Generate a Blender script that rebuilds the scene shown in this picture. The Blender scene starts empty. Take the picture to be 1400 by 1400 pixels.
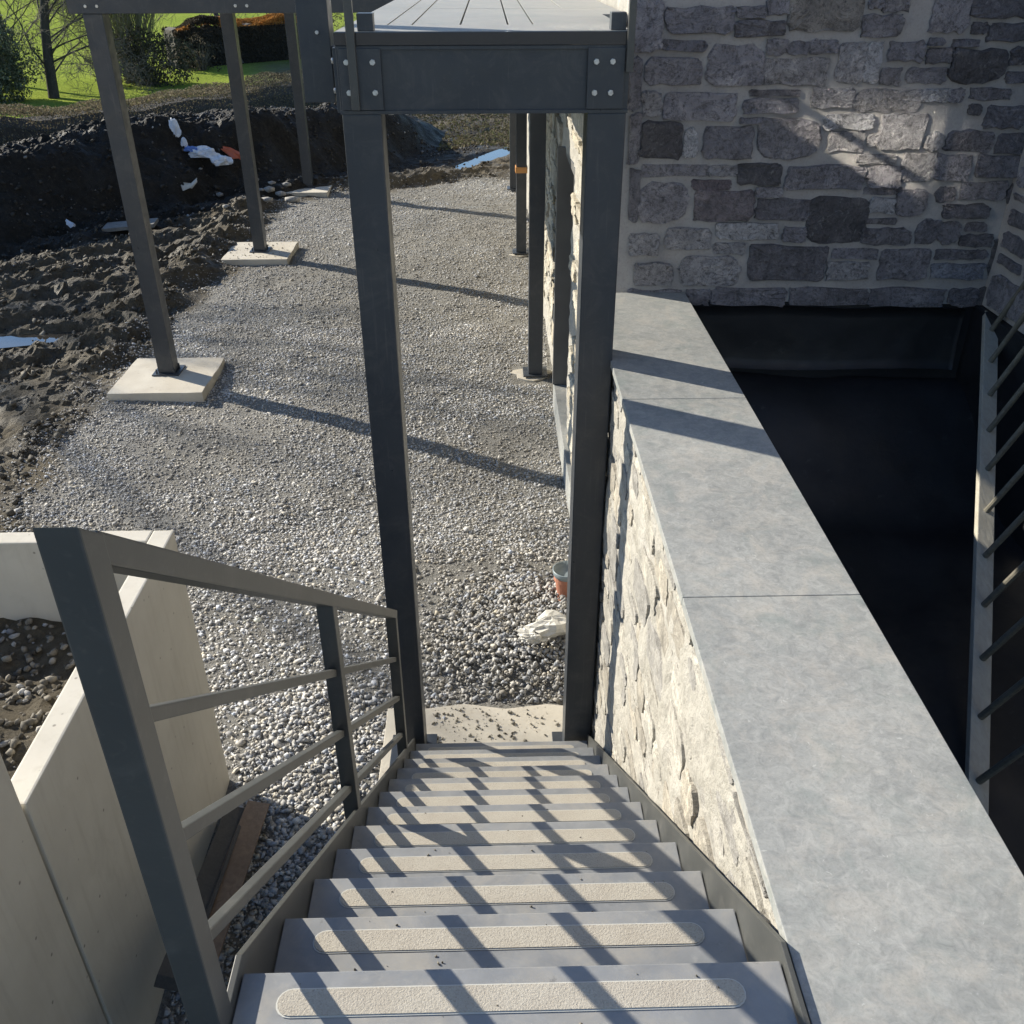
import bpy, bmesh, math, random
import numpy as np
from mathutils import Vector, Matrix

R = math.radians
rnd = random.Random(7)
C = bpy.context.scene.collection
sc = bpy.context.scene

# ------------------------------------------------------------------ camera, sky, sun, exposure
PITCH, YAW, ROLL, FPX = R(31.0576), R(1.2646), R(-0.1495), 1272.3
FW = Vector((math.sin(YAW)*math.cos(PITCH), math.cos(YAW)*math.cos(PITCH), -math.sin(PITCH)))
_r = Vector((math.cos(YAW), -math.sin(YAW), 0)); _u = _r.cross(FW)
RT = _r*math.cos(ROLL)+_u*math.sin(ROLL); UP = _u*math.cos(ROLL)-_r*math.sin(ROLL)
cam = bpy.data.cameras.new('camera'); camo = bpy.data.objects.new('camera', cam); C.objects.link(camo)
camo.matrix_world = Matrix(((RT.x, UP.x, -FW.x, 0), (RT.y, UP.y, -FW.y, 0), (RT.z, UP.z, -FW.z, 0), (0, 0, 0, 1)))
cam.angle = 2*math.atan(700/FPX); cam.clip_start = 0.05; cam.clip_end = 3000
sc.camera = camo

SUN_EL, SUN_AZ = R(25.2), math.atan2(-0.860, 0.510)
world = bpy.data.worlds.new('World'); sc.world = world; world.use_nodes = True
wn = world.node_tree.nodes; wl = world.node_tree.links
sky = wn.new('ShaderNodeTexSky'); sky.sky_type = 'NISHITA'; sky.sun_disc = False
sky.air_density = 1.0; sky.dust_density = 0.2; sky.ozone_density = 4.0; sky.sun_elevation = SUN_EL; sky.sun_rotation = SUN_AZ
wl.new(sky.outputs[0], wn['Background'].inputs[0]); wn['Background'].inputs[1].default_value = 0.108
sun = bpy.data.lights.new('sun', 'SUN'); sun.energy = 4.8; sun.angle = R(0.53); sun.color = (1.0, 0.92, 0.775)
suno = bpy.data.objects.new('sun', sun); C.objects.link(suno)
SDIR = Vector((math.sin(SUN_AZ)*math.cos(SUN_EL), math.cos(SUN_AZ)*math.cos(SUN_EL), math.sin(SUN_EL)))
suno.rotation_euler = SDIR.to_track_quat('Z', 'Y').to_euler(); suno.location = SDIR*40
sc.view_settings.view_transform = 'Standard'; sc.view_settings.look = 'None'
sc.view_settings.gamma = 1.0; sc.view_settings.exposure = 0.96; sc.view_settings.use_curve_mapping = False
sc.cycles.max_bounces = 8; sc.cycles.diffuse_bounces = 4; sc.cycles.use_denoising = True; sc.cycles.use_guiding = True; sc.cycles.guiding_training_samples = 128; sc.cycles.blur_glossy = 0.0; sc.cycles.sample_clamp_indirect = 0

# ------------------------------------------------------------------ pixel -> direction
def ray(x, y): return FW+RT*((x-700)/FPX)-UP*((y-700)/FPX)
def onZ(x, y, z): d = ray(x, y); return d*(z/d.z)
def onY(x, y, Y): d = ray(x, y); return d*(Y/d.y)
G = -3.93

# ------------------------------------------------------------------ numpy value noise
def _h(ix, iy, s):
    n = (ix.astype(np.int64)*374761393+iy.astype(np.int64)*668265263+s*1442695041) & 0x7fffffff
    n = ((n ^ (n >> 13))*1274126177) & 0x7fffffff
    return ((n ^ (n >> 16)) & 0xffff)/65535.0
def vnoise(x, y, s=0):
    x = np.asarray(x, float); y = np.asarray(y, float)
    ix = np.floor(x); iy = np.floor(y); fx = x-ix; fy = y-iy
    fx = fx*fx*(3-2*fx); fy = fy*fy*(3-2*fy)
    a = _h(ix, iy, s); b = _h(ix+1, iy, s); c = _h(ix, iy+1, s); d = _h(ix+1, iy+1, s)
    return (a*(1-fx)+b*fx)*(1-fy)+(c*(1-fx)+d*fx)*fy-0.5
def fbm(x, y, o=4, s=0, g=0.5):
    t = 0; a = 1.0
    for k in range(o):
        t = t+a*vnoise(np.asarray(x)*2**k+17.3*k, np.asarray(y)*2**k-9.1*k, s+k); a *= g
    return t
def sst(a, b, x):
    t = np.clip((x-a)/(b-a), 0, 1); return t*t*(3-2*t)

# ------------------------------------------------------------------ materials
MATS = {}
class NT:
    def __init__(s, name):
        s.m = bpy.data.materials.new(name); s.m.use_nodes = True
        s.n = s.m.node_tree.nodes; s.l = s.m.node_tree.links; s.b = s.n['Principled BSDF']
        MATS[name] = s.m; s._pos = None
    def pos(s):
        if s._pos is None: s._pos = s.n.new('ShaderNodeNewGeometry').outputs['Position']
        return s._pos
    def mapped(s, scale):
        k = s.n.new('ShaderNodeMapping'); s.l.new(s.pos(), k.inputs[0]); k.inputs['Scale'].default_value = scale
        return k.outputs[0]
    def noise(s, sc_, det=4, rough=0.55, vec=None, dist=0.0):
        k = s.n.new('ShaderNodeTexNoise'); s.l.new(vec or s.pos(), k.inputs['Vector'])
        k.inputs['Scale'].default_value = sc_; k.inputs['Detail'].default_value = det
        k.inputs['Roughness'].default_value = rough; k.inputs['Distortion'].default_value = dist
        return k.outputs[0]
    def voro(s, sc_, feat='F1', vec=None):
        k = s.n.new('ShaderNodeTexVoronoi'); k.feature = feat; s.l.new(vec or s.pos(), k.inputs['Vector'])
        k.inputs['Scale'].default_value = sc_; return k
    def ramp(s, fac, stops):
        k = s.n.new('ShaderNodeValToRGB'); s.l.new(fac, k.inputs[0]); e = k.color_ramp.elements
        e[0].position, e[0].color = stops[0][0], (*stops[0][1], 1); e[1].position, e[1].color = stops[-1][0], (*stops[-1][1], 1)
        for p, c in stops[1:-1]: q = e.new(p); q.color = (*c, 1)
        return k.outputs[0]
    def mix(s, fac, a, b, mode='MIX'):
        k = s.n.new('ShaderNodeMixRGB'); k.blend_type = mode
        for i, v in enumerate((fac, a, b)):
            if isinstance(v, (int, float)): k.inputs[i].default_value = v
            elif isinstance(v, tuple): k.inputs[i].default_value = (*v, 1)
            else: s.l.new(v, k.inputs[i])
        return k.outputs[0]
    def bump(s, h, strength, dist, prev=None):
        k = s.n.new('ShaderNodeBump'); s.l.new(h, k.inputs['Height'])
        k.inputs['Strength'].default_value = strength; k.inputs['Distance'].default_value = dist
        if prev: s.l.new(prev, k.inputs['Normal'])
        return k.outputs[0]
    def end(s, col=None, rough=0.6, normal=None, metal=0.0, spec=0.5, trans=None):
        if col is not None:
            if isinstance(col, tuple): s.b.inputs['Base Color'].default_value = (*col, 1)
            else: s.l.new(col, s.b.inputs['Base Color'])
        if isinstance(rough, (int, float)): s.b.inputs['Roughness'].default_value = rough
        else: s.l.new(rough, s.b.inputs['Roughness'])
        s.b.inputs['Metallic'].default_value = metal; s.b.inputs['Specular IOR Level'].default_value = spec
        if normal: s.l.new(normal, s.b.inputs['Normal'])
        if trans is not None:
            t = s.n.new('ShaderNodeBsdfTranslucent'); mx = s.n.new('ShaderNodeMixShader')
            if isinstance(col, tuple): t.inputs[0].default_value = (*col, 1)
            else: s.l.new(col, t.inputs[0])
            mx.inputs[0].default_value = trans; s.l.new(s.b.outputs[0], mx.inputs[1]); s.l.new(t.outputs[0], mx.inputs[2])
            s.l.new(mx.outputs[0], s.n['Material Output'].inputs[0])
        return s.m
    def objcol(s): return s.n.new('ShaderNodeObjectInfo').outputs['Color']
    def attr(s, name):
        k = s.n.new('ShaderNodeAttribute'); k.attribute_name = name; return k.outputs['Color']

def gray(v, t=(1, 1, 1)): return (v*t[0], v*t[1], v*t[2])

t = NT('steel'); c = t.ramp(t.noise(3.0, 5), [(.3, (.027, .033, .042)), (.7, (.039, .046, .056))])
c = t.mix(t.ramp(t.noise(45, 3), [(.62, (0, 0, 0)), (.8, (.35,)*3)]), c, (.085, .085, .08))
c = t.mix(t.ramp(t.noise(7, 8, .75, dist=1.2), [(.50, (0, 0, 0)), (.70, (.22,)*3)]), c, (.14, .135, .125)); c = t.mix(t.ramp(t.noise(5, 4, .6, vec=t.mapped((14, 14, .6))), [(.60, (0, 0, 0)), (.72, (.18,)*3)]), c, (.15, .145, .135))
t.end(c, t.ramp(t.noise(9, 6, .7), [(.3, (.26,)*3), (.7, (.55,)*3)]), t.bump(t.noise(160, 2), .06, .001))
t = NT('steel_rail'); c = t.ramp(t.noise(4.0, 5), [(.3, (.050, .052, .050)), (.7, (.068, .070, .066))])
c = t.mix(t.ramp(t.noise(60, 3), [(.6, (0, 0, 0)), (.85, (.4,)*3)]), c, (.13, .125, .11)); c = t.mix(t.ramp(t.noise(9, 8, .75, dist=1.2), [(.52, (0, 0, 0)), (.70, (.25,)*3)]), c, (.16, .15, .135))
t.end(c, .42, t.bump(t.noise(160, 2), .06, .001))
t = NT('bolt'); t.end(t.ramp(t.noise(80, 3), [(.3, (.42, .42, .41)), (.7, (.62, .62, .60))]), .42, metal=.75)
def tile(name, lo, hi, warm, dirt):
    t = NT(name)
    n1 = t.noise(1.9, 8, .66, dist=.5); n2 = t.noise(28, 7, .72, dist=1.0); n3 = t.noise(140, 4, .65)
    c = t.ramp(n1, [(.34, lo), (.5, tuple((a+b)/2 for a, b in zip(lo, hi))), (.66, hi)])
    c = t.mix(.55, c, t.ramp(n2, [(.32, tuple(v*.86 for v in lo)), (.68, tuple(v*1.1 for v in hi))]))
    c = t.mix(t.ramp(t.noise(9, 7, .7, dist=1.0), [(.48, (0, 0, 0)), (.68, (.5,)*3)]), c, warm)
    c = t.mix(t.ramp(t.noise(6, 7, .7, dist=.8), [(.30, (.4,)*3), (.48, (0, 0, 0))]), c, tuple(v*k for v, k in zip(lo, (.85, 1.02, .98))))
    c = t.mix(t.ramp(t.noise(5, 3, .5, vec=t.mapped((9, .8, 1)), dist=2.5), [(.70, (0, 0, 0)), (.74, (.30,)*3)]), c, hi)
    c = t.mix(t.ramp(n3, [(.3, (.25,)*3), (.5, (0, 0, 0))]), c, dirt)
    c = t.mix(t.ramp(t.noise(38, 5, .7, dist=1.5), [(.64, (0, 0, 0)), (.71, (.42,)*3)]), c, tuple(min(1, v*1.6) for v in hi))
    v = t.voro(9, 'DISTANCE_TO_EDGE', t.mix(.12, t.pos(), t.n.new('ShaderNodeTexNoise').outputs[1]))
    return t.end(c, t.ramp(n2, [(.3, (.50,)*3), (.7, (.75,)*3)]), t.bump(n3, .15, .002), spec=.35)
tile('coping_tile', (.190, .202, .203), (.365, .370, .355), (.41, .385, .345), (.125, .132, .132))
tile('deck_tile', (.25, .255, .245), (.34, .335, .315), (.36, .34, .31), (.19, .19, .19))
t = NT('tread'); n1 = t.noise(7, 6, .6, dist=.8); n2 = t.noise(40, 5, .65)
c = t.ramp(n1, [(.3, (.180, .189, .201)), (.7, (.255, .263, .272))])
c = t.mix(t.ramp(n2, [(.58, (0, 0, 0)), (.75, (.4,)*3)]), c, (.33, .33, .32))
c = t.mix(t.ramp(t.noise(4.5, 7, .7, dist=.6), [(.47, (0, 0, 0)), (.66, (.6,)*3)]), c, (.33, .31, .275))
c = t.mix(t.ramp(t.noise(13, 6, .7, dist=1.5), [(.63, (0, 0, 0)), (.74, (.6,)*3)]), c, (.10, .10, .10))
t.end(c, t.ramp(n2, [(.3, (.40,)*3), (.7, (.62,)*3)]), t.bump(n2, .10, .002))
t = NT('grip'); n = t.noise(300, 3, .75); c = t.ramp(n, [(.28, (.20, .18, .155)), (.42, (.40, .37, .315)), (.72, (.50, .465, .40))])
c = t.mix(t.ramp(t.noise(14, 4), [(.4, (0, 0, 0)), (.7, (.45,)*3)]), c, (.34, .30, .25)); t.end(c, .85, t.bump(n, .8, .003))
t = NT('grip_edge'); t.end((.50, .50, .47), .6)
# rubble stone, colour carried by each stone object
def stone_mat(name, relief, speck, sat):
    t = NT(name); oc = t.objcol()
    n1 = t.noise(9, 7, .65, dist=.8); n2 = t.noise(45, 6, .7); n3 = t.noise(5, 4)
    c = t.mix(1.0, oc, t.ramp(n1, [(.26, (.45,)*3), (.42, (.85,)*3), (.55, (1.05,)*3), (.74, (1.65, 1.62, 1.55))]), 'MULTIPLY')
    c = t.mix(t.ramp(n2, [(.36, (.65,)*3), (.48, (0, 0, 0))]), c, speck)
    c = t.mix(t.ramp(t.noise(24, 6, .7, dist=1.2), [(.58, (0, 0, 0)), (.68, (.55,)*3)]), c, sat)
    c = t.mix(t.ramp(t.noise(6, 8, .75, dist=2.2), [(.485, (0, 0, 0)), (.50, (.75,)*3), (.515, (0, 0, 0))]), c, tuple(v*.5 for v in speck))
    b = t.bump(n1, 1.0, relief); b = t.bump(n2, 1.0, relief*.5, b)
    return t.end(c, .88, b)
stone_mat('rubble_stone', .050, (.085, .082, .084), (.48, .47, .465))
stone_mat('pale_stone', .014, (.22, .205, .18), (.48, .46, .41))
t = NT('mortar_grey'); n = t.noise(6, 6, .6); n2 = t.noise(90, 5, .7)
c = t.ramp(n, [(.3, (.31, .293, .284)), (.7, (.415, .393, .375))]); c = t.mix(t.ramp(n2, [(.3, (.35,)*3), (.5, (0, 0, 0))]), c, (.16, .155, .15))
t.end(c, .92, t.bump(n2, .45, .006))
t = NT('mortar_cream'); n = t.noise(5, 7, .65, dist=1); n2 = t.noise(60, 6, .7); n3 = t.noise(22, 5, .7)
c = t.ramp(n, [(.28, (.31, .295, .257)), (.6, (.39, .373, .335)), (.8, (.44, .422, .39))])
c = t.mix(t.ramp(n2, [(.33, (.7,)*3), (.42, (0, 0, 0))]), c, (.26, .23, .19))
b = t.bump(n3, .8, .014); t.end(c, .93, t.bump(n2, .8, .007, b))
t = NT('concrete_panel'); n = t.noise(2.2, 6, .6); n2 = t.noise(30, 5, .6); n3 = t.noise(4, 5, .6, vec=t.mapped((6, 6, .5)))
c = t.ramp(n, [(.3, (.50, .465, .395)), (.7, (.60, .565, .485))]); c = t.mix(t.ramp(n3, [(.52, (0, 0, 0)), (.75, (.35,)*3)]), c, (.40, .36, .29))
v = t.voro(11); c = t.mix(t.ramp(v.outputs['Distance'], [(.045, (.9,)*3), (.085, (0, 0, 0))]), c, (.22, .20, .165))
c = t.mix(t.ramp(t.noise(1.4, 8, .7, dist=1.2), [(.55, (0, 0, 0)), (.75, (.4,)*3)]), c, (.36, .33, .27))
t.end(c, .85, t.bump(n2, .15, .003))
t = NT('concrete_pad'); n = t.noise(4, 6, .6); n2 = t.noise(50, 5, .7)
c = t.ramp(n, [(.3, (.44, .40, .33)), (.7, (.56, .52, .44))]); c = t.mix(t.ramp(t.noise(16, 6, .7), [(.58, (0, 0, 0)), (.72, (.7,)*3)]), c, (.30, .25, .19))
t.end(c, .9, t.bump(n2, .4, .006))
t = NT('shaded_slab'); n = t.noise(8, 6, .7); t.end(t.ramp(n, [(.3, (.13, .125, .115)), (.7, (.24, .23, .21))]), .9)  # slab tone darkened, shade put into its colour
t = NT('membrane'); n = t.noise(3, 6, .6); n2 = t.noise(25, 5, .7)
c = t.ramp(n, [(.35, (.009, .010, .012)), (.75, (.017, .018, .020))]); c = t.mix(t.ramp(t.noise(9, 6, .7, dist=1), [(.62, (0, 0, 0)), (.78, (.5,)*3)]), c, (.085, .085, .088))
t.end(c, t.ramp(t.noise(5, 5), [(.3, (.38,)*3), (.7, (.65,)*3)]), t.bump(t.noise(1.6, 3, .5), .5, .03, t.bump(n2, .3, .004)))
t = NT('gravel_stone'); n = t.noise(60, 4, .6); c = t.mix(1.0, t.attr('col'), t.ramp(n, [(.3, (.75,)*3), (.7, (1.2,)*3)]), 'MULTIPLY'); t.end(c, .95, t.bump(n, .5, .004), spec=.15)
t = NT('soil'); n = t.noise(1.3, 7, .65); n2 = t.noise(14, 7, .7); n3 = t.noise(60, 5, .7)
a = t.attr('zone')
mud = t.ramp(n2, [(.28, (.042, .034, .023)), (.5, (.095, .080, .055)), (.72, (.165, .14, .098))])
mud = t.mix(t.ramp(n, [(.42, (0, 0, 0)), (.68, (.6,)*3)]), mud, (.185, .153, .102))
grav = t.ramp(n3, [(.3, (.15, .145, .13)), (.5, (.28, .27, .245)), (.7, (.42, .405, .37))])
grav = t.mix(t.ramp(t.noise(1.1, 6, .65), [(.50, (0, 0, 0)), (.70, (.30,)*3)]), grav, t.ramp(n2, [(.3, (.13, .115, .09)), (.7, (.26, .235, .19))]))
grass = t.ramp(t.noise(.35, 6, .65), [(.3, (.22, .285, .052)), (.55, (.30, .365, .070)), (.75, (.36, .41, .095))])
grass = t.mix(t.ramp(t.noise(9, 5, .7), [(.4, (.4,)*3), (.6, (0, 0, 0))]), grass, (.14, .195, .04))
sep = t.n.new('ShaderNodeSeparateColor'); t.l.new(a, sep.inputs[0])
mud = t.mix(sep.outputs[2], mud, t.ramp(n2, [(.3, (.012, .011, .009)), (.55, (.026, .023, .018)), (.75, (.055, .048, .036))]))
c = t.mix(sep.outputs[0], mud, grav); c = t.mix(sep.outputs[1], c, grass)
rr = t.ramp(n, [(.36, (.45,)*3), (.6, (.9,)*3)])
b = t.bump(n2, 1.0, .07); t.end(c, rr, t.bump(n3, 1.0, .02, b), spec=.25)
mr = t.n.new('ShaderNodeMapRange'); t.l.new(sep.outputs[1], mr.inputs[0]); mr.inputs[3].default_value = .25; mr.inputs[4].default_value = .0; t.l.new(mr.outputs[0], t.b.inputs['Specular IOR Level'])
t = NT('clod'); n = t.noise(30, 5, .7); c = t.mix(1.0, t.attr('col'), t.ramp(n, [(.3, (.6,)*3), (.7, (1.3,)*3)]), 'MULTIPLY'); t.end(c, .85, t.bump(n, .8, .01))
t = NT('water'); t.end((.035, .032, .028), .03, t.bump(t.noise(6, 3), .02, .01), spec=.9)
t = NT('leaf_mass'); t.end(t.attr('col'), .75, trans=.3, spec=.15)
t = NT('bark'); n = t.noise(20, 5, .7, vec=t.mapped((1, 1, .25))); t.end(t.ramp(n, [(.3, (.030, .027, .023)), (.7, (.075, .067, .056))]), .9, t.bump(n, .8, .02))
t = NT('twig'); n = t.noise(8, 4); t.end(t.ramp(n, [(.3, (.085, .074, .058)), (.7, (.19, .165, .125))]), .85)
t = NT('stem'); n = t.noise(8, 4); t.end(t.ramp(n, [(.3, (.12, .13, .06)), (.7, (.24, .23, .11))]), .8)
def wood(name, a, b_, d):
    t = NT(name); n = t.noise(7, 6, .65, vec=t.mapped((6, 1.0, 6)), dist=1.0)
    c = t.ramp(n, [(.3, a), (.7, b_)]); c = t.mix(t.ramp(t.noise(3, 5), [(.5, (0, 0, 0)), (.75, (.6,)*3)]), c, d)
    t.end(c, .8, t.bump(n, .4, .004))
wood('timber_grey', (.030, .028, .026), (.062, .056, .050), (.018, .017, .016))
wood('timber_brown', (.13, .085, .055), (.22, .15, .10), (.09, .06, .042))
wood('ladder_wood', (.32, .30, .25), (.42, .40, .335), (.24, .228, .19))
wood('shaded_rung_wood', (.11, .104, .085), (.175, .165, .13), (.08, .076, .065))  # same timber as the rails, darkened: shade put into the rung colour
t = NT('door_frame'); t.end(t.ramp(t.noise(4, 4), [(.3, (.12, .12, .118)), (.7, (.15, .15, .146))]), .5)
t = NT('door_dark'); t.end((.012, .013, .014), .3)
t = NT('sack'); n = t.noise(12, 5, .6); t.end(t.ramp(n, [(.3, (.50, .56, .66)), (.6, (.72, .76, .82)), (.75, (.80, .80, .80))]), .45, t.bump(n, .5, .02))
t = NT('sack_blue'); t.end((.10, .20, .52), .45)
t = NT('sack_red'); t.end((.50, .13, .06), .5)
t = NT('rag'); n = t.noise(14, 5, .6); t.end(t.ramp(n, [(.3, (.50, .48, .43)), (.7, (.68, .66, .60))]), .6, t.bump(n, .5, .01))
t = NT('terracotta'); n = t.noise(14, 5, .6); t.end(t.ramp(n, [(.3, (.33, .13, .08)), (.7, (.44, .19, .12))]), .8)
t = NT('bucket'); t.end((.20, .24, .26), .35)
t = NT('strap'); t.end((.62, .30, .10), .7)
t = NT('mirror_pane'); t.end((.92, .92, .90), .055, metal=1.0)  # mirror metal for the added pane that reflects sun onto the wall
t = NT('render_white'); t.end((.55, .53, .48), .9)
t = NT('glass'); t.end((.02, .024, .028), .05, spec=.8)

# ------------------------------------------------------------------ object helpers
def tag(o, label=None, cat=None, group=None, kind=None):
    if label: o['label'] = label
    if cat: o['category'] = cat
    if group: o['group'] = group
    if kind: o['kind'] = kind
    return o
LOC = {}
def thing(name, loc, label, cat, group=None):
    o = bpy.data.objects.new(name, None); C.objects.link(o); o.location = loc; o.empty_display_size = .1
    LOC[o] = Vector(loc); return tag(o, label, cat, group)
def link(name, me, mat, parent=None, loc=None, color=None):
    o = bpy.data.objects.new(name, me); C.objects.link(o)
    if mat and not me.materials: me.materials.append(MATS[mat])
    if loc is not None:
        LOC[o] = Vector(loc)
        o.location = Vector(loc)-(LOC[parent] if parent else Vector((0, 0, 0)))
    o.parent = parent
    if color: o.color = (*color, 1)
    return o
def from_arrays(name, V, F, mat, parent=None, smooth=False, color=None, cols=None, attr='col'):
    """V world coordinates (n,3); F list or (m,k) array; the object's origin goes to the foot of its box"""
    V = np.asarray(V, np.float64)
    o_ = np.array([(V[:, 0].min()+V[:, 0].max())/2, (V[:, 1].min()+V[:, 1].max())/2, V[:, 2].min()])
    me = bpy.data.meshes.new(name); W = (V-o_).astype(np.float32)
    if isinstance(F, np.ndarray):
        k = F.shape[1]; me.vertices.add(len(W)); me.vertices.foreach_set('co', W.ravel())
        me.loops.add(F.size); me.loops.foreach_set('vertex_index', F.ravel().astype(np.int32))
        me.polygons.add(len(F)); me.polygons.foreach_set('loop_start', np.arange(0, F.size, k, dtype=np.int32))
        me.polygons.foreach_set('loop_total', np.full(len(F), k, np.int32)); me.update(calc_edges=True); me.validate()
    else:
        me.from_pydata(W.tolist(), [], F); me.update()
    if smooth: me.polygons.foreach_set('use_smooth', np.ones(len(me.polygons), bool))
    if cols is not None:
        a = me.color_attributes.new(attr, 'FLOAT_COLOR', 'POINT')
        cc = np.ones((len(V), 4), np.float32); cc[:, :3] = cols; a.data.foreach_set('color', cc.ravel())
    return link(name, me, mat, parent, o_.tolist(), color)
class MB:
    def __init__(s): s.v = []; s.f = []
    def add(s, V, F):
        b = len(s.v); s.v += [tuple(q) for q in V]; s.f += [tuple(i+b for i in q) for q in F]; return s
    def box(s, x0, x1, y0, y1, z0, z1):
        return s.add([(x0, y0, z0), (x1, y0, z0), (x1, y1, z0), (x0, y1, z0), (x0, y0, z1), (x1, y0, z1), (x1, y1, z1), (x0, y1, z1)],
                     [(3, 2, 1, 0), (4, 5, 6, 7), (0, 1, 5, 4), (1, 2, 6, 5), (2, 3, 7, 6), (3, 0, 4, 7)])
    def bar(s, a, b, w, h, up=(0, 0, 1)):
        a = Vector(a); b = Vector(b); d = (b-a).normalized(); sd = d.cross(Vector(up)).normalized(); u = sd.cross(d)
        V = []
        for q in (a, b):
            for i, j in ((-1, -1), (1, -1), (1, 1), (-1, 1)): V.append(q+sd*(i*w/2)+u*(j*h/2))
        return s.add(V, [(0, 1, 2, 3), (7, 6, 5, 4), (0, 4, 5, 1), (1, 5, 6, 2), (2, 6, 7, 3), (3, 7, 4, 0)])
    def prism(s, pts, z0, z1):
        n = len(pts); V = [(x, y, z0) for x, y in pts]+[(x, y, z1) for x, y in pts]
        return s.add(V, [tuple(range(n-1, -1, -1)), tuple(range(n, 2*n))]+[(i, (i+1) % n, n+(i+1) % n, n+i) for i in range(n)])
    def tube(s, pts, rad, k=6, cap=True):
        pts = [Vector(q) for q in pts]; V = []; F = []
        for i, q in enumerate(pts):
            d = (pts[min(i+1, len(pts)-1)]-pts[max(i-1, 0)]).normalized()
            a = d.orthogonal().normalized(); b = d.cross(a); r_ = rad[i] if isinstance(rad, (list, tuple)) else rad
            for j in range(k):
                th = 2*math.pi*j/k; V.append(q+a*(math.cos(th)*r_)+b*(math.sin(th)*r_))
        for i in range(len(pts)-1):
            for j in range(k): F.append((i*k+j, i*k+(j+1) % k, (i+1)*k+(j+1) % k, (i+1)*k+j))
        if cap: F.append(tuple(range(k-1, -1, -1))); F.append(tuple(range((len(pts)-1)*k, len(pts)*k)))
        return s.add(V, F)
    def build(s, name, mat, parent=None, bev=0.0, smooth=False, color=None, seg=2):
        if bev <= 0: return from_arrays(name, s.v, s.f, mat, parent, smooth, color)
        bm = bmesh.new(); vs = [bm.verts.new(q) for q in s.v]
        for q in s.f: bm.faces.new([vs[i] for i in q])
        bm.normal_update()
        es = [e for e in bm.edges if len(e.link_faces) == 2 and e.calc_face_angle(0) > .5]
        bmesh.ops.bevel(bm, geom=es, offset=bev, segments=seg, profile=.6, affect='EDGES', clamp_overlap=True)
        bm.verts.index_update()
        V = [tuple(q.co) for q in bm.verts]; F = [tuple(q.index for q in f.verts) for f in bm.faces]; bm.free()
        return from_arrays(name, V, F, mat, parent, smooth, color)
def B(name, mat, parent, x0, x1, y0, y1, z0, z1, bev=.003, **k):
    return MB().box(x0, x1, y0, y1, z0, z1).build(name, mat, parent, bev, **k)

# ------------------------------------------------------------------ ground
MUD = [(-9, 2.0), (-4.6, 5.0), (-3.75, 6.4), (-4.05, 7.4), (-3.85, 8.3), (-4.0, 9.3), (-3.8, 10.4), (-3.95, 12.0), (-3.75, 13.2), (-3.7, 14.2), (-3.7, 16.0), (-3.75, 17.5), (-3.1, 18.2), (-1.5, 18.9), (.5, 19.6), (3, 20.5)]
def mud_dist(x, y):
    """>0 on the gravel side of the gravel edge"""
    best = np.full(np.shape(x), 1e9); sg = np.ones(np.shape(x))
    for (ax, ay), (bx, by) in zip(MUD[:-1], MUD[1:]):
        dx, dy = bx-ax, by-ay; tt = np.clip(((x-ax)*dx+(y-ay)*dy)/(dx*dx+dy*dy), 0, 1)
        d = np.hypot(x-ax-tt*dx, y-ay-tt*dy); cr = dx*(y-ay)-dy*(x-ax)
        m = d < best; best = np.where(m, d, best); sg = np.where(m, np.where(cr < 0, 1, -1), sg)
    return best*sg
BASE = [(-16, 11.0), (-9.2, 13.8), (-7.4, 15.4), (-6.0, 17.0), (-4.7, 18.8), (-3.4, 20.2), (-1.9, 21.4), (-1.0, 23.4), (-.6, 25.5)]
def bank_dist(x, y):
    best = np.full(np.shape(x), 1e9); sg = np.ones(np.shape(x))
    for (ax, ay), (bx, by) in zip(BASE[:-1], BASE[1:]):
        dx, dy = bx-ax, by-ay; tt = np.clip(((x-ax)*dx+(y-ay)*dy)/(dx*dx+dy*dy), 0, 1)
        d = np.hypot(x-ax-tt*dx, y-ay-tt*dy); cr = dx*(y-ay)-dy*(x-ax)
        m = d < best; best = np.where(m, d, best); sg = np.where(m, np.where(cr > 0, 1, -1), sg)
    return best*sg
PUD = [(-.10, 22.0, 1.05, .20, 1.12), (-5.75, 10.75, .62, .15, .22)]
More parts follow.
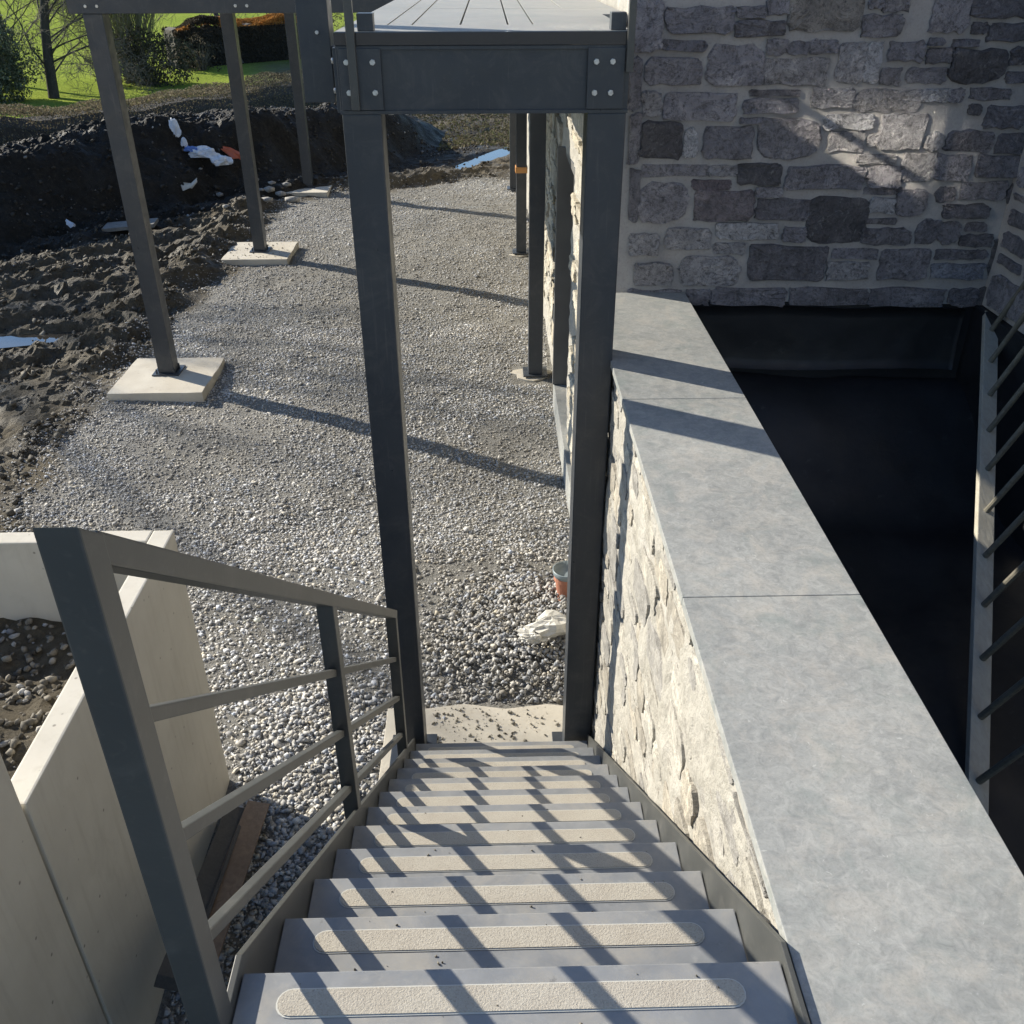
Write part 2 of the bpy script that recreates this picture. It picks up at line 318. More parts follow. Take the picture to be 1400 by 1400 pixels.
def height(x, y):
    x = np.asarray(x, float); y = np.asarray(y, float)
    md = mud_dist(x, y); m = sst(.25, -.5, md)            # 1 in the mud
    z = G+np.zeros(np.shape(x))
    z = z+(1-m)*(.05*fbm(x*.8, y*.8, 3, 3)+.02*fbm(x*4, y*4, 2, 5))
    u_ = -x*.62+y*.78; w_ = x*.78+y*.62                       # wheel ruts run along the bank
    ruts = sst(.25, .75, np.abs(((u_+.30*fbm(w_*.35, u_*.2, 3, 11))*1.25) % 1-.5)*2)
    near = sst(24, 18, y)
    clod = fbm(x*1.1, y*1.7, 5, 21, .58)
    rid = np.abs(fbm(x*2.2, y*3.4, 4, 31, .6))
    z = z+m*near*(.06*clod+.12*(ruts-.55)*sst(8, 11, y)-(.05+.10*sst(7, 11, y))*rid+.03+.055*fbm(x*7, y*9, 4, 41, .62))
    z = z+m*near*.16*np.exp(-((md+.55)/.35)**2)*sst(9, 12, y)
    bd = bank_dist(x, y)+.35*fbm(x*.9, y*.9, 3, 51)
    H = 1.18*sst(-.8, -2.6, x)+.12*fbm(x*.7, y*.7, 3, 61)*2
    prof = sst(-.1, 1.05, bd)*(1-sst(1.7, 4.6, bd))
    z = z+prof*H*(1+.0*x)+prof*(.09*fbm(x*2.6, y*2.6, 5, 71, .6)+.035*fbm(x*10, y*10, 3, 75, .6))
    # land falls away behind the bank, then the meadow climbs
    z = z-.85*sst(20, 27, y)*sst(-.5, -3, x)-.5*sst(22, 30, y)*sst(-3, -.5, x)
    far = np.maximum(0, y-40); z = z+.028*far+.00004*far**2*sst(0, 200, far)
    z = z+sst(30, 60, y)*.8*fbm(x*.05, y*.05, 3, 81)
    for px, py, a, b_, ang in PUD:
        ca, sa = math.cos(ang), math.sin(ang); q = np.hypot(((x-px)*ca+(y-py)*sa)/(a*1.5), (-(x-px)*sa+(y-py)*ca)/(b_*1.5))
        k = sst(1.3, .6, q); z = z*(1-k)+k*(G-.09)
    return z
def axis(a, b, st, out_lo, out_hi, g):
    mid = list(np.arange(a, b+1e-6, st)); lo = []; hi = []; s = st; q = a
    while q > out_lo: s *= g; q -= s; lo.append(q)
    s = st; q = b
    while q < out_hi: s *= g; q += s; hi.append(q)
    return np.array(lo[::-1]+mid+hi)
xs = axis(-9.0, 1.0, .05, -420, 300, 1.14); ys = axis(3.6, 24.5, .068, -120, 900, 1.08)
X, Y = np.meshgrid(xs, ys); Z = height(X, Y)
nx, ny = len(xs), len(ys); idx = np.arange(nx*ny).reshape(ny, nx)
F = np.stack([idx[:-1, :-1], idx[:-1, 1:], idx[1:, 1:], idx[1:, :-1]], -1).reshape(-1, 4)
md = mud_dist(X, Y)+.5*fbm(X*1.5, Y*1.5, 3, 91)
zone = np.zeros((ny, nx, 3)); zone[..., 0] = sst(-.1, .2, md)*sst(26, 20, Y)
zone[..., 1] = np.maximum(sst(25, 29, Y+.6*X*0+2*fbm(X*.3, Y*.3, 3, 95))*sst(-4.0, -6.5, X+.30*(Y-30)), sst(44, 52, Y))
_bd = bank_dist(X, Y); zone[..., 2] = sst(-1.6, -.7, _bd+.5*fbm(X*.8, Y*.8, 3, 99))*(1-sst(4.2, 5.2, _bd))
ground = from_arrays('ground', np.stack([X, Y, Z], -1).reshape(-1, 3), F, 'soil', smooth=True, cols=zone.reshape(-1, 3), attr='zone')
_sm = (np.hypot(F[:, 0]*0+X.ravel()[F[:, 0]]+4, 0) > 5.4) | (Y.ravel()[F[:, 0]] > 24.6) | (md.ravel()[F[:, 0]] > .3)
ground.data.polygons.foreach_set('use_smooth', _sm)
tag(ground, kind='structure')
for px, py, a, b_, ang in PUD:
    n = 40; pts = []
    for i in range(n):
        th = 2*math.pi*i/n; k = 1.45+.25*math.sin(3*th+px)+.15*math.sin(5*th)
        ex, ey = a*k*math.cos(th), b_*k*math.sin(th); pts.append((px+ex*math.cos(ang)-ey*math.sin(ang), py+ex*math.sin(ang)+ey*math.cos(ang)))
    tag(MB().prism(pts, G-.20, G-.052).build('puddle', 'water'), kind='structure')

# loose stones and clods: solids too many to count
ICO_V = []; ph = (1+5**.5)/2
for a in (-1, 1):
    for b_ in (-ph, ph): ICO_V += [(0, a, b_), (a, b_, 0), (b_, 0, a)]
ICO_V = np.array(ICO_V)/math.hypot(1, ph)
_bm = bmesh.new(); [_bm.verts.new(q) for q in ICO_V]; bmesh.ops.convex_hull(_bm, input=list(_bm.verts)); _bm.verts.index_update()
ICO_V = np.array([q.co[:] for q in _bm.verts]); ICO_F = np.array([[q.index for q in f.verts] for f in _bm.faces]); _bm.free()
OCT_V = np.array([(1, 0, 0), (-1, 0, 0), (0, 1, 0), (0, -1, 0), (0, 0, 1), (0, 0, -1)], float)
OCT_F = np.array([(0, 2, 4), (2, 1, 4), (1, 3, 4), (3, 0, 4), (2, 0, 5), (1, 2, 5), (3, 1, 5), (0, 3, 5)])
nr = np.random.default_rng(5)
CUB_V = np.array([(x, y, z) for x in (-1, 1) for y in (-1, 1) for z in (-1, 1)], float)*.68
_bm = bmesh.new(); [_bm.verts.new(q) for q in CUB_V]; bmesh.ops.convex_hull(_bm, input=list(_bm.verts)); bmesh.ops.triangulate(_bm, faces=list(_bm.faces)); _bm.verts.index_update()
CUB_V = np.array([q.co[:] for q in _bm.verts]); CUB_F = np.array([[q.index for q in f.verts] for f in _bm.faces]); _bm.free()
def pebbles(name, P, S, cols, mat, label_kind='stuff', ico=True, flat=.6, sink=.15, parent=None):
    V0, F0 = {True: (ICO_V, ICO_F), False: (OCT_V, OCT_F), 'cube': (CUB_V, CUB_F)}[ico]
    n = len(P); k = len(V0)
    A = nr.normal(size=(n, 4)); A /= np.linalg.norm(A, axis=1)[:, None]; w, x, y, z = A.T
    M = np.stack([1-2*(y*y+z*z), 2*(x*y-z*w), 2*(x*z+y*w), 2*(x*y+z*w), 1-2*(x*x+z*z), 2*(y*z-x*w), 2*(x*z-y*w), 2*(y*z+x*w), 1-2*(x*x+y*y)], -1).reshape(n, 3, 3)
    sc_ = S[:, None]*np.stack([nr.uniform(.8, 1.35, n), nr.uniform(.6, 1.0, n), nr.uniform(.40, .85, n)], -1)
    V = V0[None]*sc_[:, None, :]*nr.uniform(.66, 1.25, (n, k, 1))
    V = np.einsum('nij,nkj->nki', M, V); V[..., 2] *= flat+.25
    V += P[:, None, :]; V[..., 2] += (S*(.5-sink))[:, None]
    Fa = (F0[None]+(np.arange(n)*k)[:, None, None]).reshape(-1, 3)
    o = from_arrays(name, V.reshape(-1, 3), Fa, mat, parent, cols=np.repeat(cols, k, 0))
    return tag(o, kind=label_kind)
PADS = [(-3.44, 9.30, .48), (-3.46, 14.1, .48), (-3.52, 18.5, .48), (.45, 9.4, .25), (.45, 14.1, .25), (0, 4.0, .0)]
def scatter(n, x0, x1, y0, y1):
    x = nr.uniform(x0, x1, n); y = nr.uniform(y0, y1, n); return x, y
def gcols(n, base=.30, var=.10):
    v = np.clip(base+var*nr.normal(size=n), .08, .62); tnt = nr.normal(size=n)*.05
    c = np.stack([v*(1.01+tnt), v*(.99+tnt*.3), v*(.955-tnt)], -1)
    wht = nr.random(n) < .045; c[wht] = np.stack([nr.uniform(.5, .66, wht.sum())]*3, -1)*np.array([1, .97, .9])
    return c
def ok(x, y):
    m = np.ones(len(x), bool)
    for px, py, h_ in PADS: m &= ~((np.abs(x-px) < h_) & (np.abs(y-py) < h_))
    m &= ~((x < -1.45) & (y < 3.75)); m &= ~((x > -.62) & (x < .5) & (y > 3.7) & (y < 4.26))
    m &= ~((np.abs(x-.47) < .08) & (np.abs(y-3.855) < .08)); m &= ~((np.abs(x+.48) < .08) & (np.abs(y-3.855) < .08))
    return m
for n, box_, s0, s1, ico, base in ((28000, (-4.2, .62, 2.0, 6.8), .008, .021, 'cube', .40), (27000, (-4.2, .62, 2.0, 6.8), .005, .010, False, .38), (70000, (-4.6, .62, 5.8, 11), .0065, .0195, False, .41), (66000, (-4.6, .66, 10.5, 20.5), .008, .020, False, .41)):
    x, y = scatter(n, *box_); mdv = mud_dist(x, y)+.6*fbm(x*1.5, y*1.5, 3, 91)
    keep = ok(x, y) & (nr.random(n) < sst(-.7, .45, mdv))
    if box_[3] < 7: keep &= nr.random(n) < sst(7.2, 5.4, y)
    soil_ = sst(.16, .42, fbm(x*.75, y*.75, 4, 131)); keep &= nr.random(n) > soil_*.55
    x, y, soil_ = x[keep], y[keep], soil_[keep]; n = len(x); S = s0+(s1-s0)*nr.random(n)**1.7; S *= 1+.8*(nr.random(n) < .035)
    col_ = gcols(n, base, .06)*(1+.5*fbm(x*.7, y*.7, 3, 141))[:, None]
    col_ = col_*(1-soil_[:, None]*.35)+soil_[:, None]*.35*np.array([.25, .22, .175])
    pebbles('gravel', np.stack([x, y, height(x, y)], -1), S, np.clip(col_, .05, .66), 'gravel_stone', ico=ico, flat=.40, sink=.28)
# coarser heap at the foot of the stairs
n = 5200; th = nr.uniform(0, 2*math.pi, n); q = np.sqrt(nr.random(n)); q = q*(.75+.5*nr.random(n)); x = .20+q*np.cos(th)*.72; y = 4.95+q*np.sin(th)*.72
keep = (x < .6) & (y > 4.25) & (nr.random(n) > .75*np.clip(q-.35, 0, 1)); x, y, q = x[keep], y[keep], q[keep]; n = len(x)
pebbles('coarse_gravel', np.stack([x, y, height(x, y)+.09*np.clip(1-q*q, 0, 1)], -1), (.006+.017*nr.random(n)**1.6), gcols(n, .34, .06), 'gravel_stone', ico='cube', flat=.6)
# stones beside and under the stair
n = 9500; x, y = scatter(n, -1.45, -.3, .6, 4.4)
pebbles('coarse_gravel', np.stack([x, y, height(x, y)], -1), (.006+.019*nr.random(n)**1.7), gcols(n, .37, .075), 'gravel_stone', ico='cube', flat=.55)
# clods in the mud and on the bank
n = 48000; x = nr.uniform(-10, 0, n); y = nr.uniform(5, 23.5, n); mdv = mud_dist(x, y); bd = bank_dist(x, y)
keep = (mdv < -.05) & (bd < 4) & (nr.random(n) < .25+.75*(fbm(x*.8, y*1.2, 3, 151) > 0)) & (x > -3.9-.62*(y-3)*.9)
for px, py, a, b_, ang in PUD: keep &= np.hypot((x-px)/(a*1.3), (y-py)/(b_*1.6)) > 1
x, y = x[keep], y[keep]; n = len(x); v = np.clip(nr.normal(.09, .032, n), .03, .2)*np.where(bank_dist(x, y) > -.8, .42, 1)
S = (.006+.034*nr.random(n)**2.2)*nr.uniform(.5, 1.3, n)
cc = np.stack([v*1.1, v*.97, v*.75], -1); st_ = nr.random(n) < .08; cc[st_] = gcols(st_.sum(), .20, .05)*.8
pebbles('mud_clods', np.stack([x, y, height(x, y)], -1), S, cc, 'clod', ico='cube', flat=.7, sink=.2)

# ------------------------------------------------------------------ rubble stones on a wall plane
def stone_mesh(o, ex, ez, nn, x0, x1, z0, z1, proud, sd, rnd_=.3):
    """a block face: rounded rectangle with knocked corners and ragged edges, dished and tilted"""
    r_ = random.Random(sd); cx, cz = (x0+x1)/2, (z0+z1)/2; hx, hz = (x1-x0)/2, (z1-z0)/2; m_ = min(hx, hz)
    out = []
    for k, (sx, sz) in enumerate(((1, 1), (-1, 1), (-1, -1), (1, -1))):
        rc = m_*min(.95, rnd_*r_.uniform(.5, 1.7)); a0 = k*math.pi/2
        ddx, ddz = r_.uniform(-.02, .05)*hx, r_.uniform(-.03, .10)*hz
        for q in range(4):
            a = a0+q/3*math.pi/2; out.append((sx*(hx-rc-ddx)+rc*math.cos(a), sz*(hz-rc-ddz)+rc*math.sin(a)))
        nx_ = ((-1, 0), (0, -1), (1, 0), (0, 1))[k]                      # points along the side to the next corner
        ln = 2*((hx if nx_[0] else hz)-rc)
        for q in (.25, .5, .75):
            e = out[-1] if q == .25 else e
            out.append((e[0]+nx_[0]*ln*q, e[1]+nx_[1]*ln*q))
    out = [(x+r_.uniform(-1, 1)*min(.007, m_*.16), z+r_.uniform(-1, 1)*min(.007, m_*.16)) for x, z in out]
    seg = len(out); tilt = (r_.uniform(-.35, .35), r_.uniform(-.4, .4)); V = []; F = []
    rings = [(1.0, 0), (.985, .78), (.93, 1.0), (.62, 1.0), (.3, 1.05)]
    for k, (q, d) in enumerate(rings):
        for x, z in out:
            if k: ix, iz = (max(abs(x)-(1-q)*m_*1.3, abs(x)*q*.5)*math.copysign(1, x), max(abs(z)-(1-q)*m_*1.3, abs(z)*q*.5)*math.copysign(1, z)) if k < 3 else (x*q, z*q)
            else: ix, iz = x, z
            dep = -.014 if k == 0 else proud*(d*(1+tilt[0]*ix/hx+tilt[1]*iz/hz)+r_.uniform(-.3, .3)*(1, 1, 1, .35, .15)[k])
            V.append(o+ex*(cx+ix)+ez*(cz+iz)+nn*dep)
    V.append(o+ex*cx+ez*cz+nn*proud*(1+r_.uniform(-.2, .25)))
    for k in range(len(rings)-1):
        for j in range(seg): F.append((k*seg+j, k*seg+(j+1) % seg, (k+1)*seg+(j+1) % seg, (k+1)*seg+j))
    b_ = (len(rings)-1)*seg
    for j in range(seg): F.append((b_+j, b_+(j+1) % seg, len(V)-1))
    return V, F
def put_stone(parent, mat, o, ex, nn, x0, x1, z0, z1, proud, sd, col, sharp=.35):
    ez = Vector((0, 0, 1)); V, F = stone_mesh(o, ex, ez, nn, x0, x1, z0, z1, proud, sd, sharp)
    if ex.cross(ez).dot(nn) < 0: F = [f[::-1] for f in F]
    return from_arrays('stone', [tuple(q) for q in V], F, mat, parent, smooth=False, color=col)
def courses(s0, s1, z0, z1, hmin, hmax, wmin, wmax, joint, r_):
    out = []; z = z0
    while z < z1-.04:
        h = min(r_.uniform(hmin, hmax), z1-z)
        s = s0-r_.uniform(0, wmin)
        while s < s1:
            w = r_.uniform(wmin, wmax)*(.7+h/hmax*.5)
            a, b_ = max(s, s0), min(s+w, s1)
            if b_-a > .06:
                if h > .15 and r_.random() < .25:
                    hh = h*r_.uniform(.35, .6); out.append((a, b_-joint, z, z+hh-joint)); out.append((a, b_-joint, z+hh, z+h-joint))
                else: out.append((a, b_-joint, z, z+h-joint*r_.uniform(.8, 1.4)))
            s += w
        z += h
    return out
def wall_face(name, mat, parent, o, ex, nn, s0, s1, z0, z1, amp, step, thick, sd, holes=()):
    """mortar core: a real slab whose face is uneven"""
    ez = Vector((0, 0, 1)); ns = max(2, int((s1-s0)/step)); nz = max(2, int((z1-z0)/step))
    S, Zz = np.meshgrid(np.linspace(s0, s1, ns+1), np.linspace(z0, z1, nz+1))
    D = amp*fbm(S*5, Zz*5, 4, sd, .6); edge = (S <= s0) | (S >= s1) | (Zz <= z0) | (Zz >= z1); D[edge] = 0
    P = np.array(o)[None, None]+S[..., None]*np.array(ex)+Zz[..., None]*np.array(ez)+D[..., None]*np.array(nn)
    V = P.reshape(-1, 3); id_ = np.arange((ns+1)*(nz+1)).reshape(nz+1, ns+1)
    F = np.stack([id_[:-1, :-1], id_[:-1, 1:], id_[1:, 1:], id_[1:, :-1]], -1).reshape(-1, 4)
    keep = np.ones(len(F), bool); cs = (S[:-1, :-1]+S[1:, 1:]).ravel()/2; cz = (Zz[:-1, :-1]+Zz[1:, 1:]).ravel()/2
    for a, b_, c_, d_ in holes: keep &= ~((cs > a) & (cs < b_) & (cz > c_) & (cz < d_))
    F = F[keep]; F = [tuple(map(int, q)) for q in F]
    flip = Vector(ex).cross(ez).dot(Vector(nn)) < 0
    # back and rim
    bk = V-np.array(nn)*thick; n0 = len(V); V = np.vstack([V, bk[[id_[0, 0], id_[0, -1], id_[-1, -1], id_[-1, 0]]]])
    if not holes: F.append((n0+3, n0+2, n0+1, n0))
    for line, a, b_ in ((id_[0, :], n0, n0+1), (id_[:, -1], n0+1, n0+2), (id_[-1, ::-1], n0+2, n0+3), (id_[::-1, 0], n0+3, n0)):
        F.append(tuple(int(q) for q in line[::-1])+(a, b_))
    if flip: F = [f[::-1] for f in F]
    return from_arrays(name, V, F, mat, parent, smooth=False)

# ------------------------------------------------------------------ boundary wall with coping beside the stair
WX0, WX1, CZ = 0.535, 0.985, -1.52
bw = thing('boundary_wall', (.76, 2.5, G), 'low cream rubble stone wall capped with grey coping slabs beside the steel stair', 'wall')
core = wall_face('wall_core', 'mortar_cream', bw, (WX0, 0, 0), Vector((0, -1, 0)), Vector((-1, 0, 0)), -4.75, .6, G-.05, CZ-.035, .024, .028, .44, 201)
rs = random.Random(31)
for i, (a, b_, c_, d_) in enumerate(courses(-4.74, -.80, G, CZ-.045, .085, .20, .14, .38, .030, rs)):
    k = rs.choice([(.39, .37, .325), (.43, .41, .365), (.33, .305, .26), (.36, .345, .315), (.40, .365, .305), (.29, .28, .262)])
    put_stone(bw, 'pale_stone', Vector((WX0, 0, 0)), Vector((0, -1, 0)), Vector((-1, 0, 0)), a, b_, c_, d_, rs.uniform(.002, .009), 1000+i, k, .6)
for y0, y1 in ((-.55, .74), (.743, 2.055), (2.058, 3.375), (3.378, 4.72)):
    B('coping_slab', 'coping_tile', bw, WX0-.022, 1.005, y0, y1, CZ-.03, CZ, .002)
B('rear_render', 'membrane', bw, .976, .985, -.6, 4.6, -2.45, CZ-.032, 0)

# ------------------------------------------------------------------ house: front wall, side wall, pit wall
house = thing('stone_house', (1.6, 4.8, G), 'grey rubble stone house wall with wide pale mortar joints behind the coping', 'house')
ang = R(-4.4); EX = Vector((math.cos(ang), math.sin(ang), 0)); NN = Vector((EX.y, -EX.x, 0)); O0 = Vector((.65, 4.75, 0))
def wallpx(x, y):
    d = ray(x, y); P = d*(O0.dot(NN)/d.dot(NN)); return (P-O0).dot(EX), P.z
fwall = wall_face('front_wall', 'mortar_grey', house, O0, EX, NN, 0, 2.6, -1.565, 2.6, .010, .05, .4, 301)
A_ = [(10, 0, 150, 235, 2), (170, 35, 478, 150, 1), (495, 32, 620, 75, 1), (485, 95, 708, 158, 0), (635, -40, 745, 58, 1), (155, 188, 350, 228, 1), (75, 268, 330, 385, 2), (360, 198, 610, 388, 2), (630, 185, 712, 250, 2), (720, 190, 815, 245, 1), (65, 418, 143, 530, 3), (155, 425, 490, 550, 2), (525, 455, 765, 510, 2), (555, 415, 775, 434, 0), (55, 555, 235, 725, -1), (255, 585, 305, 715, 4), (340, 580, 560, 720, 1), (508, 540, 597, 559, 1), (590, 542, 862, 725, 2), (60, 755, 360, 800, 2), (368, 757, 490, 797, 3), (500, 748, 685, 835, -1), (290, 820, 460, 862, 5), (50, 825, 265, 1012, 2), (300, 868, 560, 1005, 6), (580, 905, 820, 1000, 0), (580, 855, 690, 890, 2), (5, 765, 40, 1010, 1), (5, 1070, 135, 1160, 3), (170, 1040, 370, 1130, 3), (400, 1015, 675, 1088, 4), (710, 1035, 800, 1098, 1), (390, 1112, 520, 1155, 3), (230, 1165, 500, 1295, 3), (30, 1200, 195, 1295, 3), (545, 1120, 895, 1275, 0), (5, 265, 52, 500, 2), (5, 515, 48, 740, 2), (-10, 1320, 240, 1385, 1), (262, 1320, 365, 1385, 1)]
B_ = [(165, 72, 340, 160, 1), (195, 0, 250, 35, 1), (260, -30, 380, 48, 2), (480, -20, 645, 150, 2), (670, -40, 960, 75, 0), (665, 108, 725, 150, 0), (740, 108, 960, 185, 0), (55, 190, 170, 380, 3), (178, 190, 240, 370, 4), (290, 188, 445, 275, 1), (460, 222, 565, 285, 0), (470, 178, 530, 200, 1), (580, 185, 685, 207, 0), (565, 222, 815, 375, -1), (845, 215, 990, 295, 0), (820, 330, 970, 375, 0), (250, 315, 330, 385, 2), (365, 310, 540, 375, 2), (-60, 405, 118, 485, 3), (122, 410, 425, 508, 3), (432, 405, 556, 460, 4), (562, 405, 620, 465, 2), (660, 405, 835, 450, 1), (650, 480, 697, 518, -1), (725, 485, 890, 580, 0), (-5, 520, 205, 585, 4), (240, 520, 440, 670, 3), (190, 615, 235, 660, 3), (450, 605, 520, 685, 3), (545, 600, 750, 690, 0), (690, 705, 900, 800, 0), (770, 612, 960, 700, 0), (10, 600, 165, 690, 3), (340, 700, 488, 825, 3), (494, 705, 650, 820, 2), (140, 707, 310, 742, 3), (185, 757, 330, 848, 2), (175, 857, 335, 882, 0), (200, 905, 305, 965, 4), (315, 867, 450, 985, 1), (500, 855, 580, 915, 0), (610, 830, 815, 905, 1), (535, 935, 730, 985, 0), (830, 825, 900, 940, 0), (165, 1037, 380, 1110, 1), (410, 1005, 506, 1110, 1), (512, 1010, 600, 1105, 1), (635, 1015, 720, 1050, 0), (610, 1070, 750, 1120, 0), (30, 1135, 225, 1172, 1), (5, 1190, 185, 1270, 3), (240, 1140, 460, 1268, 1), (495, 1140, 660, 1177, 0), (672, 1140, 725, 1172, 0), (480, 1200, 715, 1265, 7), (750, 1080, 830, 1265, -1), (180, 998, 310, 1016, 1)]  # stones under the light patch take paler tones, its light put into colour
FULL = [(1080, -40, 1180, 43, 8), (1108, 55, 1145, 72, 1), (1044, 82, 1130, 115, 3), (1074, 228, 1182, 258, 1), (1106, 268, 1186, 331, -1), (972, 394.5, 1074, 416, 1), (1079, 394.5, 1185, 416, 1), (1189, 394.5, 1290, 417, 1), (1297, 394.5, 1335, 418, 0), (1338, 394.5, 1375, 418, -1)]
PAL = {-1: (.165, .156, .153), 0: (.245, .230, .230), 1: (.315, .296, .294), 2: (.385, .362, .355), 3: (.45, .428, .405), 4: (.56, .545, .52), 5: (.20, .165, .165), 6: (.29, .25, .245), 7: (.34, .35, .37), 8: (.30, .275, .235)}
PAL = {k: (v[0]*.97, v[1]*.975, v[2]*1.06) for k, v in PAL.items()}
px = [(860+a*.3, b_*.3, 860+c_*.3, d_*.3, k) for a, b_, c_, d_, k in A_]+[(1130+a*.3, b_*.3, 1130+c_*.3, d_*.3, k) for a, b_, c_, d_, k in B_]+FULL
zmax = -1e9
for i, (x0, y0, x1, y1, k) in enumerate(px):
    xm, ym = (x0+x1)/2, (y0+y1)/2
    s0 = wallpx(x0, ym)[0]; s1 = wallpx(x1, ym)[0]; za = wallpx(xm, y1)[1]; zb = wallpx(xm, y0)[1]
    zmax = max(zmax, zb); c_ = PAL[k]; j = rs.uniform(.9, 1.12)
    if s1 < .02: continue
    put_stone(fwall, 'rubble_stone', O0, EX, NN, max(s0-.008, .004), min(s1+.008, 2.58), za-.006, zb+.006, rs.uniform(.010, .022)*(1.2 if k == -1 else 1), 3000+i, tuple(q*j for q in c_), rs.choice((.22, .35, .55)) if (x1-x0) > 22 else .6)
for i, (a, b_, c_, d_) in enumerate(courses(.02, 2.55, -.13, 2.5, .10, .22, .16, .42, .035, rs)):
    put_stone(fwall, 'rubble_stone', O0, EX, NN, a, b_, c_, d_, rs.uniform(.006, .014), 4000+i, (lambda f_, p_: tuple(q*f_ for q in p_))(rs.uniform(.85, 1.15), PAL[rs.choice((0, 1, 1, 2, 3))]))
# side wall facing the sun, with a doorway
SX = .66; HD = (-8.55, -7.55, -3.66, -1.45)
swall = wall_face('side_wall', 'mortar_cream', house, (SX, 0, 0), Vector((0, -1, 0)), Vector((-1, 0, 0)), -22, -4.76, G-.05, 2.6, .03, .06, .4, 401, [HD])
cnt = 0
for i, (a, b_, c_, d_) in enumerate(courses(-15, -4.78, -3.6, .4, .13, .30, .25, .70, .04, rs)):
    if b_ > HD[0]-.02 and a < HD[1]+.02 and d_ > HD[2] and c_ < HD[3]+.02: continue
    cnt += 1
    if cnt > 280: break
    put_stone(swall, 'pale_stone', Vector((SX, 0, 0)), Vector((0, -1, 0)), Vector((-1, 0, 0)), a, b_, c_, d_, rs.uniform(.010, .03), 6000+i, rs.choice([(.46, .43, .36), (.38, .36, .31), (.42, .38, .30)]))
df = thing('doorway', (.8, 8.05, -3.66), 'smooth grey door frame set deep in the sunlit side of the stone house', 'door frame')
B('jamb', 'door_frame', df, .592, SX+.17, 8.50, 8.56, -3.66, -1.45); B('jamb', 'door_frame', df, SX+.002, SX+.17, 7.54, 7.60, -3.66, -1.45)
B('head', 'door_frame', df, SX+.002, SX+.17, 7.60, 8.50, -1.51, -1.45); B('door_leaf', 'door_dark', df, SX+.17, SX+.21, 7.54, 8.56, -3.66, -1.45)
B('threshold', 'coping_tile', house, .605, SX+.18, 5.2, 8.62, G-.05, -3.665, .004)
# membrane flashing under the front wall, pit walls and floor
def sheet(name, mat, parent, o, ex, nn, s0, s1, ztop, zbot, thick, sd, amp=.012):
    n = 60; V = []; F = []
    for i in range(n+1):
        s = s0+(s1-s0)*i/n
        for j in range(7):
            z = ztop(s)+(zbot(s)-ztop(s))*j/6; d = thick+amp*float(fbm(s*6, z*6, 3, sd))*(1 if j else .3)+(.02*(j/6)**4)
            V.append(o+ex*s+Vector((0, 0, z))+nn*d)
    for i in range(n):
        for j in range(6): F.append((i*7+j, (i+1)*7+j, (i+1)*7+j+1, i*7+j+1))
    m = len(V); V += [v-nn*.012 for v in V]; F2 = [tuple(q+m for q in f[::-1]) for f in F]
    rim = [i*7 for i in range(n+1)]+[n*7+j for j in range(1, 7)]+[i*7+6 for i in range(n-1, -1, -1)]+[j for j in range(5, 0, -1)]
    F3 = [(a, b_, b_+m, a+m) for a, b_ in zip(rim, rim[1:]+rim[:1])]
    return from_arrays(name, [tuple(v) for v in V], F+F2+F3, mat, parent, smooth=True)
pitw = MB(); P1 = O0+EX*.2; P2 = O0+EX*2.6
MB().add([P1+NN*.0+Vector((0, 0, -2.5)), P2+Vector((0, 0, -2.5)), P2+Vector((0, 0, -1.57)), P1+Vector((0, 0, -1.57)), P1-NN*.3+Vector((0, 0, -2.5)), P2-NN*.3+Vector((0, 0, -2.5)), P2-NN*.3+Vector((0, 0, -1.57)), P1-NN*.3+Vector((0, 0, -1.57))],
         [(0, 1, 2, 3), (5, 4, 7, 6), (3, 2, 6, 7), (1, 0, 4, 5), (0, 3, 7, 4), (2, 1, 5, 6)]).build('tanked_wall', 'membrane', house)
sheet('membrane_flashing', 'membrane', house, O0, EX, NN, .34, 1.80, lambda s: -1.585+.006*math.sin(9*s), lambda s: -1.925+.01*math.sin(5*s)+.02*s*.3, .02, 77)
RXW = 2.52
rw_o = Vector((RXW, 0, 0)); rwall = wall_face('return_wall', 'mortar_grey', house, rw_o, Vector((0, 1, 0)), Vector((-1, 0, 0)), -.6, 4.62, -1.56, 2.2, .012, .07, .35, 501)
B('tanked_wall', 'membrane', house, RXW-.03, RXW+.3, -.6, 4.62, -2.5, -1.565, .01)
for i, (a, b_, c_, d_) in enumerate(courses(1.2, 4.58, -1.54, .6, .10, .24, .18, .48, .035, rs)):
    put_stone(rwall, 'rubble_stone', rw_o, Vector((0, 1, 0)), Vector((-1, 0, 0)), a, b_, c_, d_, rs.uniform(.008, .02), 7000+i, (lambda f_, p_: tuple(q*f_ for q in p_))(rs.uniform(.8, 1.1), PAL[rs.choice((0, 0, 1, 2))]))
pitf = from_arrays('flat_roof', *(lambda xs_, ys_: (np.stack([np.meshgrid(xs_, ys_)[0], np.meshgrid(xs_, ys_)[1], -2.42+.45*sst(3.75, 4.6, np.meshgrid(xs_, ys_)[1])+.03*fbm(np.meshgrid(xs_, ys_)[0]*3, np.meshgrid(xs_, ys_)[1]*3, 3, 9)], -1).reshape(-1, 3), np.stack([(g := np.arange(len(xs_)*len(ys_)).reshape(len(ys_), len(xs_)))[:-1, :-1], g[:-1, 1:], g[1:, 1:], g[1:, :-1]], -1).reshape(-1, 4)))(np.linspace(.95, 2.6, 24), np.linspace(-.7, 4.75, 60)), 'membrane', smooth=True)
tag(pitf, kind='structure')

